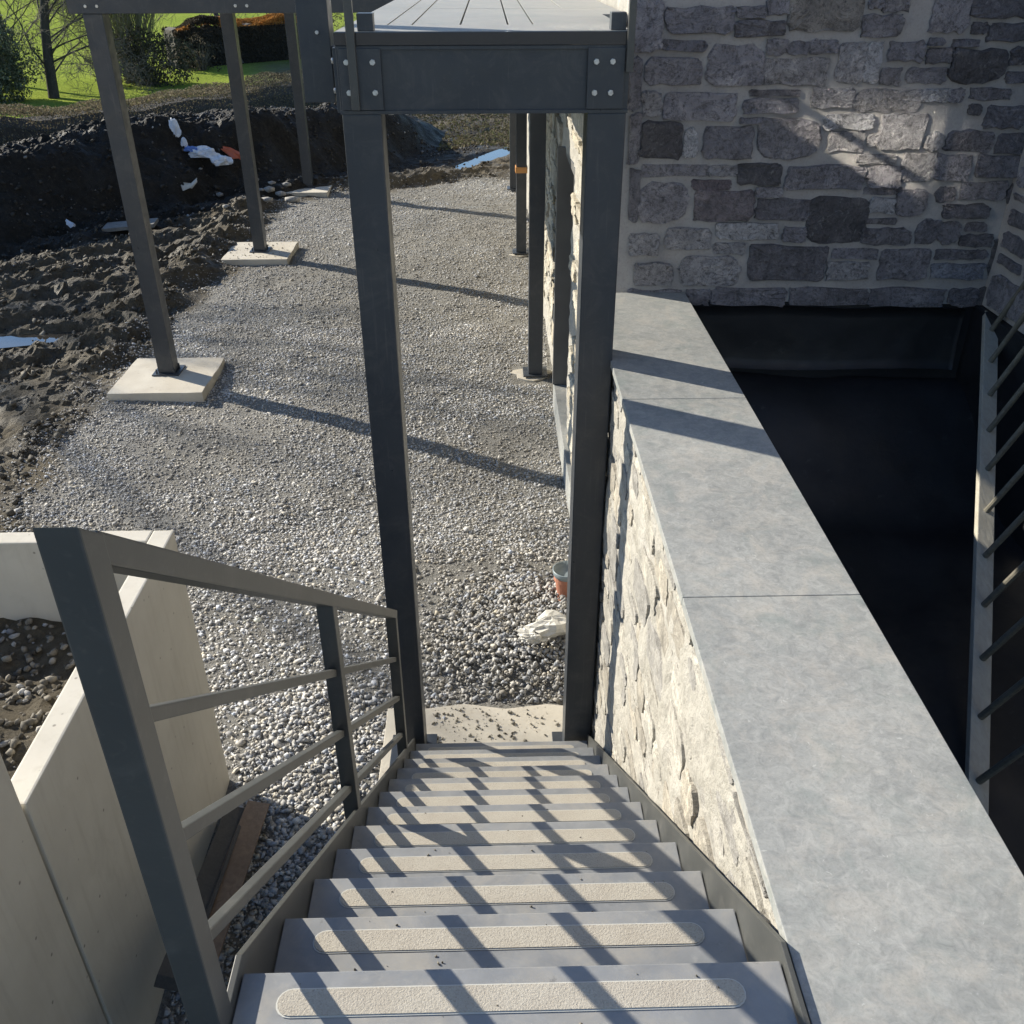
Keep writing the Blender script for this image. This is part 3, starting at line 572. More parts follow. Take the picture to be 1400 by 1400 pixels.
# unseen house added so its mirror pane throws the light patch onto the wall
NW = Vector((1.67-math.sin(R(62))*11.5, 4.66-math.cos(R(62))*11.5, -.775+math.tan(SUN_EL)*11.5))
nb = thing('added_house', (NW.x, NW.y-2, G), 'unseen added house with one mirror window throwing sun onto the stone wall', 'house')
B('wall', 'render_white', nb, NW.x-3, NW.x+3, NW.y-5, NW.y-.10, G, NW.z+1.2, .01)
MB().add([(NW.x-3.2, NW.y+.1, NW.z+1.2), (NW.x+3.2, NW.y+.1, NW.z+1.2), (NW.x+3.2, NW.y-5.2, NW.z+1.2), (NW.x-3.2, NW.y-5.2, NW.z+1.2), (NW.x-3.2, NW.y-2.6, NW.z+3.0), (NW.x+3.2, NW.y-2.6, NW.z+3.0)], [(0, 1, 5, 4), (2, 3, 4, 5), (1, 2, 5), (3, 0, 4), (3, 2, 1, 0)]).build('roof', 'timber_grey', nb)
WW, WH = .39, .215
wf = MB().box(NW.x-WW-.07, NW.x+WW+.07, NW.y-.10, NW.y-.03, NW.z-WH-.07, NW.z-WH).box(NW.x-WW-.07, NW.x+WW+.07, NW.y-.10, NW.y-.03, NW.z+WH, NW.z+WH+.07).box(NW.x-WW-.07, NW.x-WW, NW.y-.10, NW.y-.03, NW.z-WH, NW.z+WH).box(NW.x+WW, NW.x+WW+.07, NW.y-.10, NW.y-.03, NW.z-WH, NW.z+WH).build('window', 'render_white', nb)
B('pane', 'mirror_pane', wf, NW.x-WW, NW.x+WW, NW.y-.09, NW.y-.06, NW.z-WH, NW.z+WH, 0)
nb.rotation_euler.z = -math.atan2(math.sin(R(62))-.860, math.cos(R(62))+.510)

# ------------------------------------------------------------------ ladder on its edge in the pit
LP = Vector((1.598, 2.143, -2.348)); LD = Vector((.0883, .2216, .0748)); LR = Vector((.133, -.364, .922)).normalized()
LR = (LR-LD*(LR.dot(LD)/LD.dot(LD))).normalized(); LN = LD.normalized().cross(LR)
lad = thing('wooden_ladder', LP-LD*.5, 'weathered wooden ladder lying on edge in the dark roof pit', 'ladder')
for k in (0, 1):
    q = LP+LR*(.36*k-(.03 if k == 0 else -.03)); MB().bar(q-LD*.45, q+LD*10.6, .030, .070, LN).build('rail', 'ladder_wood', lad, .004)
for k in range(11): MB().tube([LP+LD*k-LR*.035, LP+LD*k+LR*.40], .0125, 10).build('rung', 'shaded_rung_wood', lad, smooth=False)

# ------------------------------------------------------------------ steel stair
XL, XR, Y1, Z1, GO, RI, NT_ = -.453, .497, .990, -1.5314, .2503, .2004, 12
stair = thing('steel_staircase', (.02, 2.4, G), 'grey steel stair with pale grip strips and an anthracite side railing', 'staircase')
for i in range(NT_):
    yn, zn = Y1+GO*i, Z1-RI*i
    m = MB(); yb = yn-(.30 if i else 1.9)
    m.box(XL+.003, XR-.003, yb, yn, zn-.012, zn); tr = None
    tr = m.build('tread', 'tread', stair, .0025)
    B('nosing', 'tread', tr, XL+.003, XR-.003, yn-.008, yn-.0005, zn-.055, zn-.0125, .0015)
    x0, x1, ya, yb2 = -.38, .417, yn-.0805, yn-.034; rr_ = (yb2-ya)/2
    def pill(gr): return [(x1-rr_+(rr_+gr)*math.cos(a), (ya+yb2)/2+(rr_+gr)*math.sin(a)) for a in np.linspace(-math.pi/2, math.pi/2, 9)]+[(x0+rr_+(rr_+gr)*math.cos(a), (ya+yb2)/2+(rr_+gr)*math.sin(a)) for a in np.linspace(math.pi/2, 3*math.pi/2, 9)]
    MB().prism(pill(.0028), zn+.0004, zn+.0016).build('grip_border', 'grip_edge', tr)
    MB().prism(pill(0), zn+.0006, zn+.0034).build('grip_strip', 'grip', tr)
def stringer(x0, x1):
    sl = RI/GO; lift = .024; yT = Y1+.02; zT = Z1+lift
    yB = Y1+GO*(NT_-1)+.02; zB = Z1-RI*(NT_-1)+lift-.0
    pts = [(-.9, zT), (yT, zT), (yB, zT-sl*(yB-yT)), (yB, G), (yB-.25, G), (yT-.1, zT-.42), (-.9, zT-.42)]
    n = len(pts); V = [(x0, y, z) for y, z in pts]+[(x1, y, z) for y, z in pts]
    MB().add(V, [tuple(range(n)), tuple(range(2*n-1, n-1, -1))]+[(i, n+i, n+(i+1) % n, (i+1) % n) for i in range(n)]).build('stringer', 'steel_rail', stair, .0015)
stringer(XL-.012, XL); stringer(XR, XR+.010)
RX = -.478; RSL = .8007
def zr(y, off=0): return -.56-RSL*(y-.9)-off
rail = MB().bar((RX, .90, zr(.90, .020)), (RX, 3.435, zr(3.435, .020)), .05, .038).build('handrail', 'steel_rail', stair, .004)
for yp in (.895, 2.125, 3.41):
    e_ = .0255 if yp < 1 else .024; z0_ = zr(yp)-.97 if yp > 1 else -1.95; m = MB().box(RX-e_, RX+e_, yp-.026, yp+.026, z0_, 0)
    m.v = [(x, y, z0_ if k < 4 else (zr(y)+.0008 if yp < 1 else zr(y)-.03)) for k, (x, y, z) in enumerate(m.v)]
    m.build('rail_post', 'steel_rail', stair, .003)
for off in (.285, .525, .765):
    for ya, yb in ((.92, 2.10), (2.15, 3.385)): MB().bar((RX, ya, zr(ya, off)), (RX, yb, zr(yb, off)), .022, .022).build('bar', 'steel_rail', stair, .003)

# ------------------------------------------------------------------ steel walkway and balcony
balc = thing('steel_balcony', (-.5, 9.4, G), 'anthracite steel balcony and walkway with pale tiles carried on tall square posts', 'balcony')
def bolt(x, y, z, ax, par, r0=.011):
    a = Vector((x, y, z)); MB().tube([a, a+Vector(ax)*.010], r0, 6).build('bolt', 'bolt', par, .0015)
def post(x0, x1, y0, y1, z0, z1, plate=True):
    p_ = B('post', 'steel', balc, x0, x1, y0, y1, z0, z1, .006)
    if plate:
        cx, cy = (x0+x1)/2, (y0+y1)/2; h_ = (x1-x0)/2+.055
        bp = B('base_plate', 'steel', p_, cx-h_, cx+h_, cy-h_, cy+h_, z0-.015, z0, .002)
    return p_
PADT = G+.09
fl = post(-.552, -.405, 3.782, 3.930, G+.03, -.523); fr = post(.372, .520, 3.782, 3.930, G+.03, -.523)
for x in (.31, .58): bolt(x-.0, 3.80, G+.03, (0, 0, 1), fr, .014)
for yb in (9.31, 14.03, 18.45):
    for x in (-3.545, .385):
        p_ = post(x, x+.17 if x < 0 else x+.15, yb, yb+.17, PADT+.015 if x < 0 else G+.045, -.46)
        for dx, dy in ((-.07, -.07), (.24, .22), (-.07, .22), (.24, -.07)):
            if x < 0:
                q = Vector((x+dx*.6+.03, yb+dy*.6+.03, PADT)); MB().tube([q, q+Vector((0, 0, .06))], .010, 6).build('anchor_bolt', 'steel', p_)
# beams: front channel with end plates and bolts
fb = B('front_beam', 'steel', balc, -.556, .524, 3.786, 3.926, -.523, -.292, .003)
B('flange', 'steel', fb, -.556, .524, 3.776, 3.786, -.523, -.510, .001); B('flange', 'steel', fb, -.556, .524, 3.776, 3.786, -.305, -.2925, .001)
ep = B('end_plate', 'steel', balc, .366, .503, 3.768, 3.7755, -.507, -.300, .0015)
for x, z in ((.397, -.346), (.457, -.346), (.394, -.451), (.454, -.451)): bolt(x, 3.768, z, (0, -1, 0), ep)
ep = B('end_plate', 'steel', balc, -.545, -.392, 3.768, 3.7755, -.507, -.300, .0015)
for x, z in ((-.517, -.345), (-.422, -.345), (-.515, -.447), (-.419, -.447)): bolt(x, 3.768, z, (0, -1, 0), ep)
ep = B('end_plate', 'steel', balc, -.570, -.5565, 3.80, 3.92, -.52, -.30, .0015)
for y, z in ((3.83, -.345), (3.83, -.447)): bolt(-.570, y, z, (-1, 0, 0), ep)
bolt(-.375, 3.85, -.524, (0, 0, -1), fb, .012); bolt(.34, 3.85, -.524, (0, 0, -1), fb, .012)
B('edge_trim', 'glass', balc, -.556, .524, 3.772, 3.80, -.2915, -.2475, .002)
sp_ = B('hung_post', 'steel', balc, -.745, -.622, 4.12, 4.24, -.525, .9, .003)
bolt(-.67, 4.12, -.27, (0, -1, 0), sp_, .008)
B('bracket', 'steel', balc, -.622, -.556, 4.13, 4.23, -.50, -.32, .002)
for x0, x1 in ((-.545, -.44), (.41, .515)): B('side_beam', 'steel', balc, x0, x1, 3.93, 9.30, -.50, -.292, .003)
for yb in (9.30, 14.02, 18.44):
    m_ = B('cross_beam', 'steel', balc, -3.66, .62, yb, yb+.18, -.458, -.225, .003)
    for x in (-3.50, -3.40, -2.20, -2.10): bolt(x, yb, -.40, (0, -1, 0), m_, .014)
for x0 in (-3.58, -.2): B('long_beam', 'steel', balc, x0, x0+.12, 9.48, 14.02, -.455, -.226, .003); B('long_beam', 'steel', balc, x0, x0+.12, 14.20, 18.44, -.455, -.226, .003)
# tiles, the walkway ones with drain slots
def slotted(y0, y1, slots, ya, yb, zt):
    m = MB(); x0, x1 = -.552, (.523 if y0 < 5 else .640)
    if ya > y0: m.box(x0, x1, y0, ya, zt-.03, zt)
    if yb < y1: m.box(x0, x1, yb, y1, zt-.03, zt)
    e = [x0]+[q for s in slots for q in (s-.004, s+.004)]+[x1]
    for a, b_ in zip(e[::2], e[1::2]): m.box(a, b_, ya, yb, zt-.03, zt)
    if y0 < 5: m.box(.524, .640, 4.80, y1, zt-.03, zt)
    m.build('deck_tile', 'deck_tile', balc)
SL = [-.393, -.297, -.107, .08, .179]
slotted(3.778, 5.32, SL, 4.12, 5.32, -.2455); slotted(5.332, 7.30, SL+[.373], 5.332, 7.30, -.2455); slotted(7.306, 9.29, SL, 7.306, 9.29, -.2455)
for i in range(5):
    for j in range(4): B('deck_tile', 'deck_tile', balc, -3.62+i*.852, -3.62+i*.852+.846, 9.30+j*2.35, 9.30+j*2.35+2.344, -.2245, -.195, .002)
B('soffit', 'steel', balc, -.55, .52, 3.93, 9.29, -.291, -.276, 0)
# balustrade stanchions at the open end
B('stanchion', 'steel_rail', balc, -.508, -.478, 3.742, 3.767, -.505, .86, .002); B('stanchion', 'steel_rail', balc, .505, .531, 3.742, 3.772, -.38, .86, .002)
B('clamp', 'steel', balc, -.470, -.412, 3.782, 3.84, -.2450, -.188, .002); B('clamp', 'steel', balc, .448, .503, 3.79, 3.85, -.2450, -.188, .002)
B('side_rail', 'steel_rail', balc, .503, .527, 3.79, 4.74, -.135, -.105, .002)
B('guard_rail', 'steel_rail', balc, -.51, .535, 3.74, 3.775, .861, .90, .003)
# packing strap on a wall post
tag(B('strap', 'strap', None, .372, .545, 14.015, 14.21, -2.74, -2.66, .002), 'orange packing strap tied round a steel post near the house wall', 'strap')

# concrete pads
PL = ['square concrete pad carrying the balcony post closest to the retaining wall', 'square concrete pad with muddy crumbs under the middle outer balcony post', 'shaded concrete pad under the balcony post closest to the earth bank']
for (x, y, h_), l_ in zip(PADS[:3], PL):
    m = MB(); pts = []
    for k in range(4):
        a, b_ = [(-1, -1), (1, -1), (1, 1), (-1, 1)][k], [(-1, -1), (1, -1), (1, 1), (-1, 1)][(k+1) % 4]
        for q in range(6): u_ = q/6; pts.append((x+h_*(a[0]+(b_[0]-a[0])*u_)+rnd.uniform(-.008, .008), y+h_*(a[1]+(b_[1]-a[1])*u_)+rnd.uniform(-.008, .008)))
    tag(m.prism(pts, G-.25, PADT).build('concrete_pad', 'concrete_pad', None, .004), l_, 'concrete pad', 'pads under the balcony posts')
for y, l_ in ((9.40, 'small mortar pad at the wall post beside the doorway'), (14.12, 'small mortar pad at the wall post tied with the orange strap')):
    pts = [(.42+(.20+.05*math.sin(5*a))*math.cos(a), y+(.16+.04*math.sin(3*a))*math.sin(a)) for a in np.linspace(0, 2*math.pi, 18)[:-1]]
    tag(MB().prism(pts, G-.1, G+.016).build('mortar_pad', 'concrete_pad'), l_, 'concrete pad', 'pads under the balcony posts')
pts = [(-.66+.02*math.sin(9*k), 3.62) if k == 0 else q for k, q in enumerate([(-.66, 3.62), (.53, 3.62), (.53, 4.20), (.30, 4.235), (.05, 4.20), (-.2, 4.25), (-.42, 4.215), (-.66, 4.22)])]
tag(MB().prism(pts, G-.2, G+.015).build('concrete_pad', 'concrete_pad', None, .004), 'dusty concrete footing at the foot of the steel stair', 'concrete pad')

n = 420; x = np.concatenate([nr.uniform(-3.9, -2.99, 170), nr.uniform(-.40, .36, 250)]); y = np.concatenate([nr.uniform(13.64, 14.56, 170), nr.uniform(3.76, 4.22, 250)]); z = np.concatenate([np.full(170, PADT), np.full(250, G+.015)])
keep = ~((np.abs(x+3.46) < .15) & (np.abs(y-14.1) < .15)); x, y, z = x[keep], y[keep], z[keep]; v = nr.uniform(.10, .30, len(x))
pebbles('grit', np.stack([x, y, z], -1), .003+.014*nr.random(len(x))**3, np.stack([v*1.1, v, v*.8], -1), 'clod', flat=.5, sink=.1)
n = 130; i_ = nr.integers(0, 6, n); x = nr.uniform(-.43, .47, n); y = Y1+GO*i_-nr.uniform(.01, .2, n); v = nr.uniform(.05, .2, n)
pebbles('grit', np.stack([x, y, Z1-RI*i_+.0005], -1), .0012+.004*nr.random(n)**3, np.stack([v*1.1, v, v*.8], -1), 'clod', flat=.5, sink=.1)

# ------------------------------------------------------------------ precast retaining walls on the left
RWT = -2.30
a_ = thing('retaining_wall', (-1.535, 2.9, G), 'cream precast concrete retaining panel with its corner at the gravel yard', 'retaining wall')
B('panel', 'concrete_panel', a_, -1.585, -1.490, 2.075, 3.70, G-.3, RWT, .008); B('foot', 'concrete_panel', a_, -2.3, -1.586, 2.09, 3.59, G-.3, G-.15, .008)
a_ = thing('retaining_wall', (-1.535, 1.2, G), 'taller cream precast concrete panel next to the stair railing post', 'retaining wall')
B('panel', 'concrete_panel', a_, -1.60, -1.492, -.6, 2.058, G-.3, -1.55, .008); B('foot', 'concrete_panel', a_, -2.3, -1.601, -.59, 2.05, G-.3, G-.15, .008)
a_ = thing('retaining_wall', (-3.1, 3.65, G), 'cream precast concrete panel closing the soil bed across the yard', 'retaining wall')
B('panel', 'concrete_panel', a_, -4.8, -1.5865, 3.605, 3.70, G-.3, RWT+.001, .008); B('foot', 'concrete_panel', a_, -4.8, -1.60, 2.9, 3.604, G-.32, G-.17, .008)
gx, gy = np.meshgrid(np.linspace(-4.8, -1.57, 60), np.linspace(-.6, 3.62, 80)); gz = -2.72+.10*fbm(gx*1.5, gy*1.5, 4, 7)+.05*fbm(gx*9, gy*9, 3, 8)+.10*sst(3.2, 2.2, gy)-.10*sst(-2.4, -1.6, gx)*0
ii = np.arange(60*80).reshape(80, 60); FF = np.stack([ii[:-1, :-1], ii[:-1, 1:], ii[1:, 1:], ii[1:, :-1]], -1).reshape(-1, 4)
tag(from_arrays('soil_bed', np.stack([gx, gy, gz], -1).reshape(-1, 3), FF, 'soil', smooth=True, cols=np.zeros((4800, 3)), attr='zone'), kind='structure')
n = 2600; x = nr.uniform(-3.6, -1.6, n); y = nr.uniform(1.2, 3.58, n)
zz = -2.72+.10*fbm(x*1.5, y*1.5, 4, 7)+.05*fbm(x*9, y*9, 3, 8)+.10*sst(3.2, 2.2, y)
v = np.clip(nr.normal(.13, .05, n), .04, .4); cc = np.stack([v*1.08, v*.97, v*.78], -1); st_ = nr.random(n) < .2; cc[st_] = gcols(st_.sum(), .28, .06)
pebbles('soil_crumbs', np.stack([x, y, zz], -1), nr.uniform(.006, .026, n), cc, 'clod', flat=.7, sink=.2)

# planks leaning between panel and stair
def plank(a, b_, w, th, mat, label, up):
    tag(MB().bar(a, b_, w, th, up).build('plank', mat, None, .003), label, 'plank', 'planks between panel and stair')
plank(onZ(353, 1100, G+.04), onZ(262, 1350, -3.12), .115, .03, 'timber_brown', 'reddish brown plank leaning beside the retaining panel', (.25, .5, .9))
plank(onZ(322, 1108, G+.05), onZ(232, 1345, -3.05), .10, .045, 'timber_grey', 'dark weathered plank leaning tight against the concrete panel', (.3, .5, .8))
plank(onZ(337, 1106, G+.05), onZ(249, 1345, -3.05), .018, .05, 'timber_grey', 'thin dark batten leaning between two wider planks', (.3, .5, .8))

# ------------------------------------------------------------------ rubbish, pots, slab
def crumple(name, mat, cx, cy, z, path, wid, sd, label, cat, parent=None, h=.05):
    """a folded plastic sheet: a strip along a path, pinched and creased"""
    r_ = random.Random(sd); n = len(path); V = []; F = []; k = 9
    for i, (px_, py_, pz) in enumerate(path):
        w = wid[i]
        for j in range(k):
            u_ = j/(k-1)-.5; V.append((cx+px_+r_.uniform(-.05, .05)*min(1, w*3), cy+py_+u_*w*.7+r_.uniform(-.03, .03), z+pz+abs(math.sin(u_*9+i*1.3))*h*1.4+r_.uniform(-.03, .03)*min(1, w*3)-u_*u_*.2*w+u_*w*.35))
    for i in range(n-1):
        for j in range(k-1): F.append((i*k+j, i*k+j+1, (i+1)*k+j+1, (i+1)*k+j))
    m = len(V); V += [(a, b_, c_-.012) for a, b_, c_ in V]; F += [tuple(q+m for q in f[::-1]) for f in F]
    rim = list(range(k))+[i*k+k-1 for i in range(1, n)]+[(n-1)*k+j for j in range(k-2, -1, -1)]+[i*k for i in range(n-2, 0, -1)]
    F += [(b_, a, a+m, b_+m) for a, b_ in zip(rim, rim[1:]+rim[:1])]
    o = from_arrays(name, V, F, mat, parent, smooth=False)
    return tag(o, label, cat) if label else o
def onground(x, y):
    d = ray(x, y); t_ = np.linspace(4, 140, 6000); z = height(d.x*t_, d.y*t_); k = int(np.argmax(d.z*t_ < z))
    return d*float(t_[k])
q = onground(283, 232); zs = float(height(np.array([q.x]), np.array([q.y]))[0])
sk = thing('plastic_sack', (q.x, q.y, zs), 'torn white and blue plastic sack dumped at the foot of the earth bank', 'sack')
SACK = (sk, q.copy(), zs)
q2 = onground(320, 228); z2 = float(height(np.array([q2.x]), np.array([q2.y]))[0])
crumple('plastic_wrapper', 'sack_red', q2.x, q2.y, z2+.05, [(-.16, .0, .20), (0, 0, .16), (.16, 0, .06)], [.22, .28, .2], 5, 'crumpled red plastic wrapper beside the torn sack', 'wrapper')
q = onground(258, 262); zs = float(height(np.array([q.x]), np.array([q.y]))[0])
crumple('plastic_scrap', 'rag', q.x, q.y, zs+.02, [(-.22, .05, .12), (-.08, 0, .05), (.08, 0, .04), (.18, .02, .14)], [.10, .13, .13, .10], 6, 'grey plastic scrap half buried below the torn sack', 'scrap')
q = onground(180, 318); zs = float(height(np.array([q.x]), np.array([q.y]))[0])
tag(MB().bar((q.x-.42, q.y, zs+.05), (q.x+.40, q.y+.1, zs+.10), .42, .06).build('paving_slab', 'shaded_slab', None, .006), 'loose pale slab lying in the mud at the bank shadow', 'slab')
q = onground(98, 316); zs = float(height(np.array([q.x]), np.array([q.y]))[0])
crumple('plastic_scrap', 'sack', q.x, q.y, zs+.04, [(-.07, .05, .06), (0, 0, .03), (.09, -.04, .02)], [.06, .07, .05], 8, 'small white plastic scrap alone in the shaded mud', 'scrap')
# pale broken stones beside the third pad
rk = [(368, 262, .09), (384, 268, .10), (372, 252, .06), (392, 255, .07), (366, 275, .08), (350, 248, .06), (400, 276, .12), (358, 262, .05), (344, 268, .05), (300, 268, .07), (310, 284, .06)]
for i, (a, b_, s_) in enumerate(rk):
    q = onground(a, b_); zs = float(height(np.array([q.x]), np.array([q.y]))[0])
    Vv = ICO_V*np.array([1.3, .9, .6])*s_*nr.uniform(.8, 1.2, (12, 1))+np.array([q.x, q.y, zs+s_*.3])
    tag(from_arrays('rubble_rock', Vv, ICO_F, 'pale_stone', color=(.36, .35, .33)), 'broken pale rock among the rubble below the bank', 'rock', 'broken rocks below the bank')
# pot, bucket and rag at the right-hand post
pot = thing('flower_pot', (.50, 5.30, G), 'terracotta pot with a grey bucket lip standing behind the stair post', 'pot')
def lathe(prof, c_, n=24):
    V = []; F = []
    for r_, z in prof:
        for j in range(n): a = 2*math.pi*j/n; V.append((c_[0]+r_*math.cos(a), c_[1]+r_*math.sin(a), c_[2]+z))
    for i in range(len(prof)-1):
        for j in range(n): F.append((i*n+j, i*n+(j+1) % n, (i+1)*n+(j+1) % n, (i+1)*n+j))
    F.append(tuple(range(n-1, -1, -1))); F.append(tuple(range((len(prof)-1)*n, len(prof)*n)))
    return V, F
from_arrays('body', *lathe([(.062, 0), (.085, .17), (.094, .17), (.094, .205), (.085, .205), (.078, .15)], (.50, 5.30, G+.02)), 'terracotta', pot, smooth=False)
from_arrays('liner', *lathe([(.075, .19), (.098, .21), (.104, .25), (.098, .255), (.085, .215)], (.50, 5.30, G+.02)), 'bucket', pot, smooth=True)
def blob(name, mat, c_, sx, sy, sz, sd, label, cat, parent=None):
    n, m = 22, 13; V = []; F = []
    for i in range(m):
        la = -math.pi/2+math.pi*i/(m-1)
        for j in range(n):
            lo = 2*math.pi*j/n; x, y, z = math.cos(la)*math.cos(lo), math.cos(la)*math.sin(lo), math.sin(la)
            k = 1+.75*float(fbm(x*1.9+sd+z, y*1.9-z*1.3, 3, sd, .6))+.22*abs(math.sin(3.2*x+2.7*z+sd))-.22*abs(math.sin(4.1*y-2*x))
            V.append((c_[0]+x*sx*k, c_[1]+y*sy*k, c_[2]+max(z*sz*k, -.6*sz)))
    for i in range(m-1):
        for j in range(n): F.append((i*n+j, i*n+(j+1) % n, (i+1)*n+(j+1) % n, (i+1)*n+j))
    return tag(from_arrays(name, V, F, mat, parent, smooth=False), label, cat)
sk, q, zs = SACK
blob('flap', 'sack', (q.x-.50, q.y, zs+.66), .11, .05, .20, 21, None, None, sk); blob('flap', 'sack', (q.x-.36, q.y, zs+.40), .09, .06, .13, 23, None, None, sk)
blob('body', 'sack', (q.x-.02, q.y, zs+.26), .30, .13, .11, 5, None, None, sk); blob('body', 'sack', (q.x+.32, q.y-.05, zs+.12), .19, .12, .10, 8, None, None, sk)
blob('blue_print', 'sack_blue', (q.x-.22, q.y-.07, zs+.34), .13, .06, .055, 12, None, None, sk)
blob('plastic_bag', 'rag', (.36, 4.80, G+.17), .15, .085, .07, 3, 'crumpled off white plastic bag on the coarse gravel heap', 'bag')
blob('plastic_bag', 'rag', (.24, 4.72, G+.15), .085, .05, .04, 9, 'small twisted corner of white plastic beside the larger bag', 'bag')

# ------------------------------------------------------------------ vegetation
def leaves(n, sampler, size, cols_fn, seed):
    r_ = np.random.default_rng(seed); P = sampler(r_, n); n = len(P)
    a = r_.normal(size=(n, 3)); a /= np.linalg.norm(a, axis=1)[:, None]; b_ = np.cross(a, r_.normal(size=(n, 3))); b_ /= np.linalg.norm(b_, axis=1)[:, None]
    s = r_.uniform(size[0], size[1], n)[:, None]
    V = np.stack([P-a*s, P+b_*s*.45, P+a*s, P-b_*s*.45], 1).reshape(-1, 3)
    return V, np.arange(4*n).reshape(n, 4), np.repeat(cols_fn(r_, P), 4, 0)
def hedge(name, path, width, hgt, n, size, colf, label, cat, seed, top_rough=.12, stems=90):
    o = thing(name, (path[0][0], path[0][1], float(height(path[0][0], path[0][1]))), label, cat)
    seg = [(Vector(a), Vector(b_)) for a, b_ in zip(path[:-1], path[1:])]; L = [(b_-a).length for a, b_ in seg]; cum = np.cumsum([0]+L)
    def sampler(r_, n_):
        t_ = r_.uniform(0, cum[-1], n_); k = np.clip(np.searchsorted(cum, t_)-1, 0, len(seg)-1)
        A = np.array([s[0][:] for s in seg])[k]; Bv = np.array([s[1][:] for s in seg])[k]; u_ = ((t_-cum[k])/np.array(L)[k])[:, None]
        P = A+(Bv-A)*u_; d = (Bv-A)/np.linalg.norm(Bv-A, axis=1)[:, None]; nrm = np.stack([-d[:, 1], d[:, 0]], -1)
        side = r_.integers(0, 4, n_); q = np.where(side == 0, -1, np.where(side == 1, 1, r_.uniform(-1, 1, n_)))
        h_ = np.where(side >= 2, 1, r_.random(n_)); q = q*(1-.10*r_.random(n_)); h_ = h_*(1-.12*r_.random(n_)**2)
        xy = P+nrm*(q*width/2)[:, None]; wob = fbm(xy[:, 0]*.7, xy[:, 1]*.7, 3, seed)*top_rough*2
        return np.column_stack([xy, height(xy[:, 0], xy[:, 1])+h_*(hgt+wob)])
    V, F, cl = leaves(n, sampler, size, colf, seed); f_ = from_arrays('foliage', V, F, 'leaf_mass', o, cols=cl)
    m = MB(); r2 = random.Random(seed)
    for i in range(stems):
        t_ = r2.uniform(0, cum[-1]); k = min(len(seg)-1, max(0, int(np.searchsorted(cum, t_)-1))); p_ = seg[k][0].lerp(seg[k][1], (t_-cum[k])/L[k])
        x, y = p_.x+r2.uniform(-.35, .35)*width, p_.y+r2.uniform(-.35, .35)*width; z = float(height(x, y))
        m.tube([(x, y, z-.1), (x+r2.uniform(-.15, .15), y+r2.uniform(-.15, .15), z+hgt*.5), (x+r2.uniform(-.3, .3), y+r2.uniform(-.3, .3), z+hgt*.96)], [.03, .02, .006], 4, False)
    m.build('stems', 'twig', o)
    V = []; F = []; w2 = width*.40; K = 30
    for i in range(K+1):
        t_ = cum[-1]*i/K; k = min(len(seg)-1, max(0, int(np.searchsorted(cum, t_)-1))); p_ = seg[k][0].lerp(seg[k][1], (t_-cum[k])/L[k])
        d = (seg[k][1]-seg[k][0]).normalized(); nx_ = Vector((-d.y, d.x)); z = float(height(p_.x, p_.y)); hh = hgt*(.86+.05*math.sin(i*1.7))
        for q, h_ in ((-1, -.1), (-.95, hh*.8), (-.7, hh), (.7, hh), (.95, hh*.8), (1, -.1)): V.append((p_.x+nx_.x*q*w2, p_.y+nx_.y*q*w2, z+h_))
    for i in range(K):
        for j in range(5): F.append((i*6+j, i*6+j+1, (i+1)*6+j+1, (i+1)*6+j))
    F += [tuple(range(6)), tuple(range(K*6+5, K*6-1, -1))]
    from_arrays('dark_core', V, F, 'bark', o); return o  # solid dark core added for the shade inside the hedge
def lerpc(pal):
    pal = np.array(pal)
    def f(r_, P):
        k = r_.integers(0, len(pal), len(P)); c_ = pal[k]*r_.uniform(.7, 1.3, (len(P), 1)); return c_
    return f
brown = [(.15, .122, .075), (.21, .172, .105), (.125, .12, .062), (.26, .215, .135), (.09, .075, .05)]
hedge('clipped_hedge', [(-15.5, 17.5), (-12.2, 23.6), (-10.6, 26.9), (-8.1, 30.2), (-6.2, 34.4), (-3.5, 40)], 1.7, 1.32, 85000, (.014, .040), lerpc(brown), 'long low clipped brown hedge running behind the dark earth bank', 'hedge', 11)
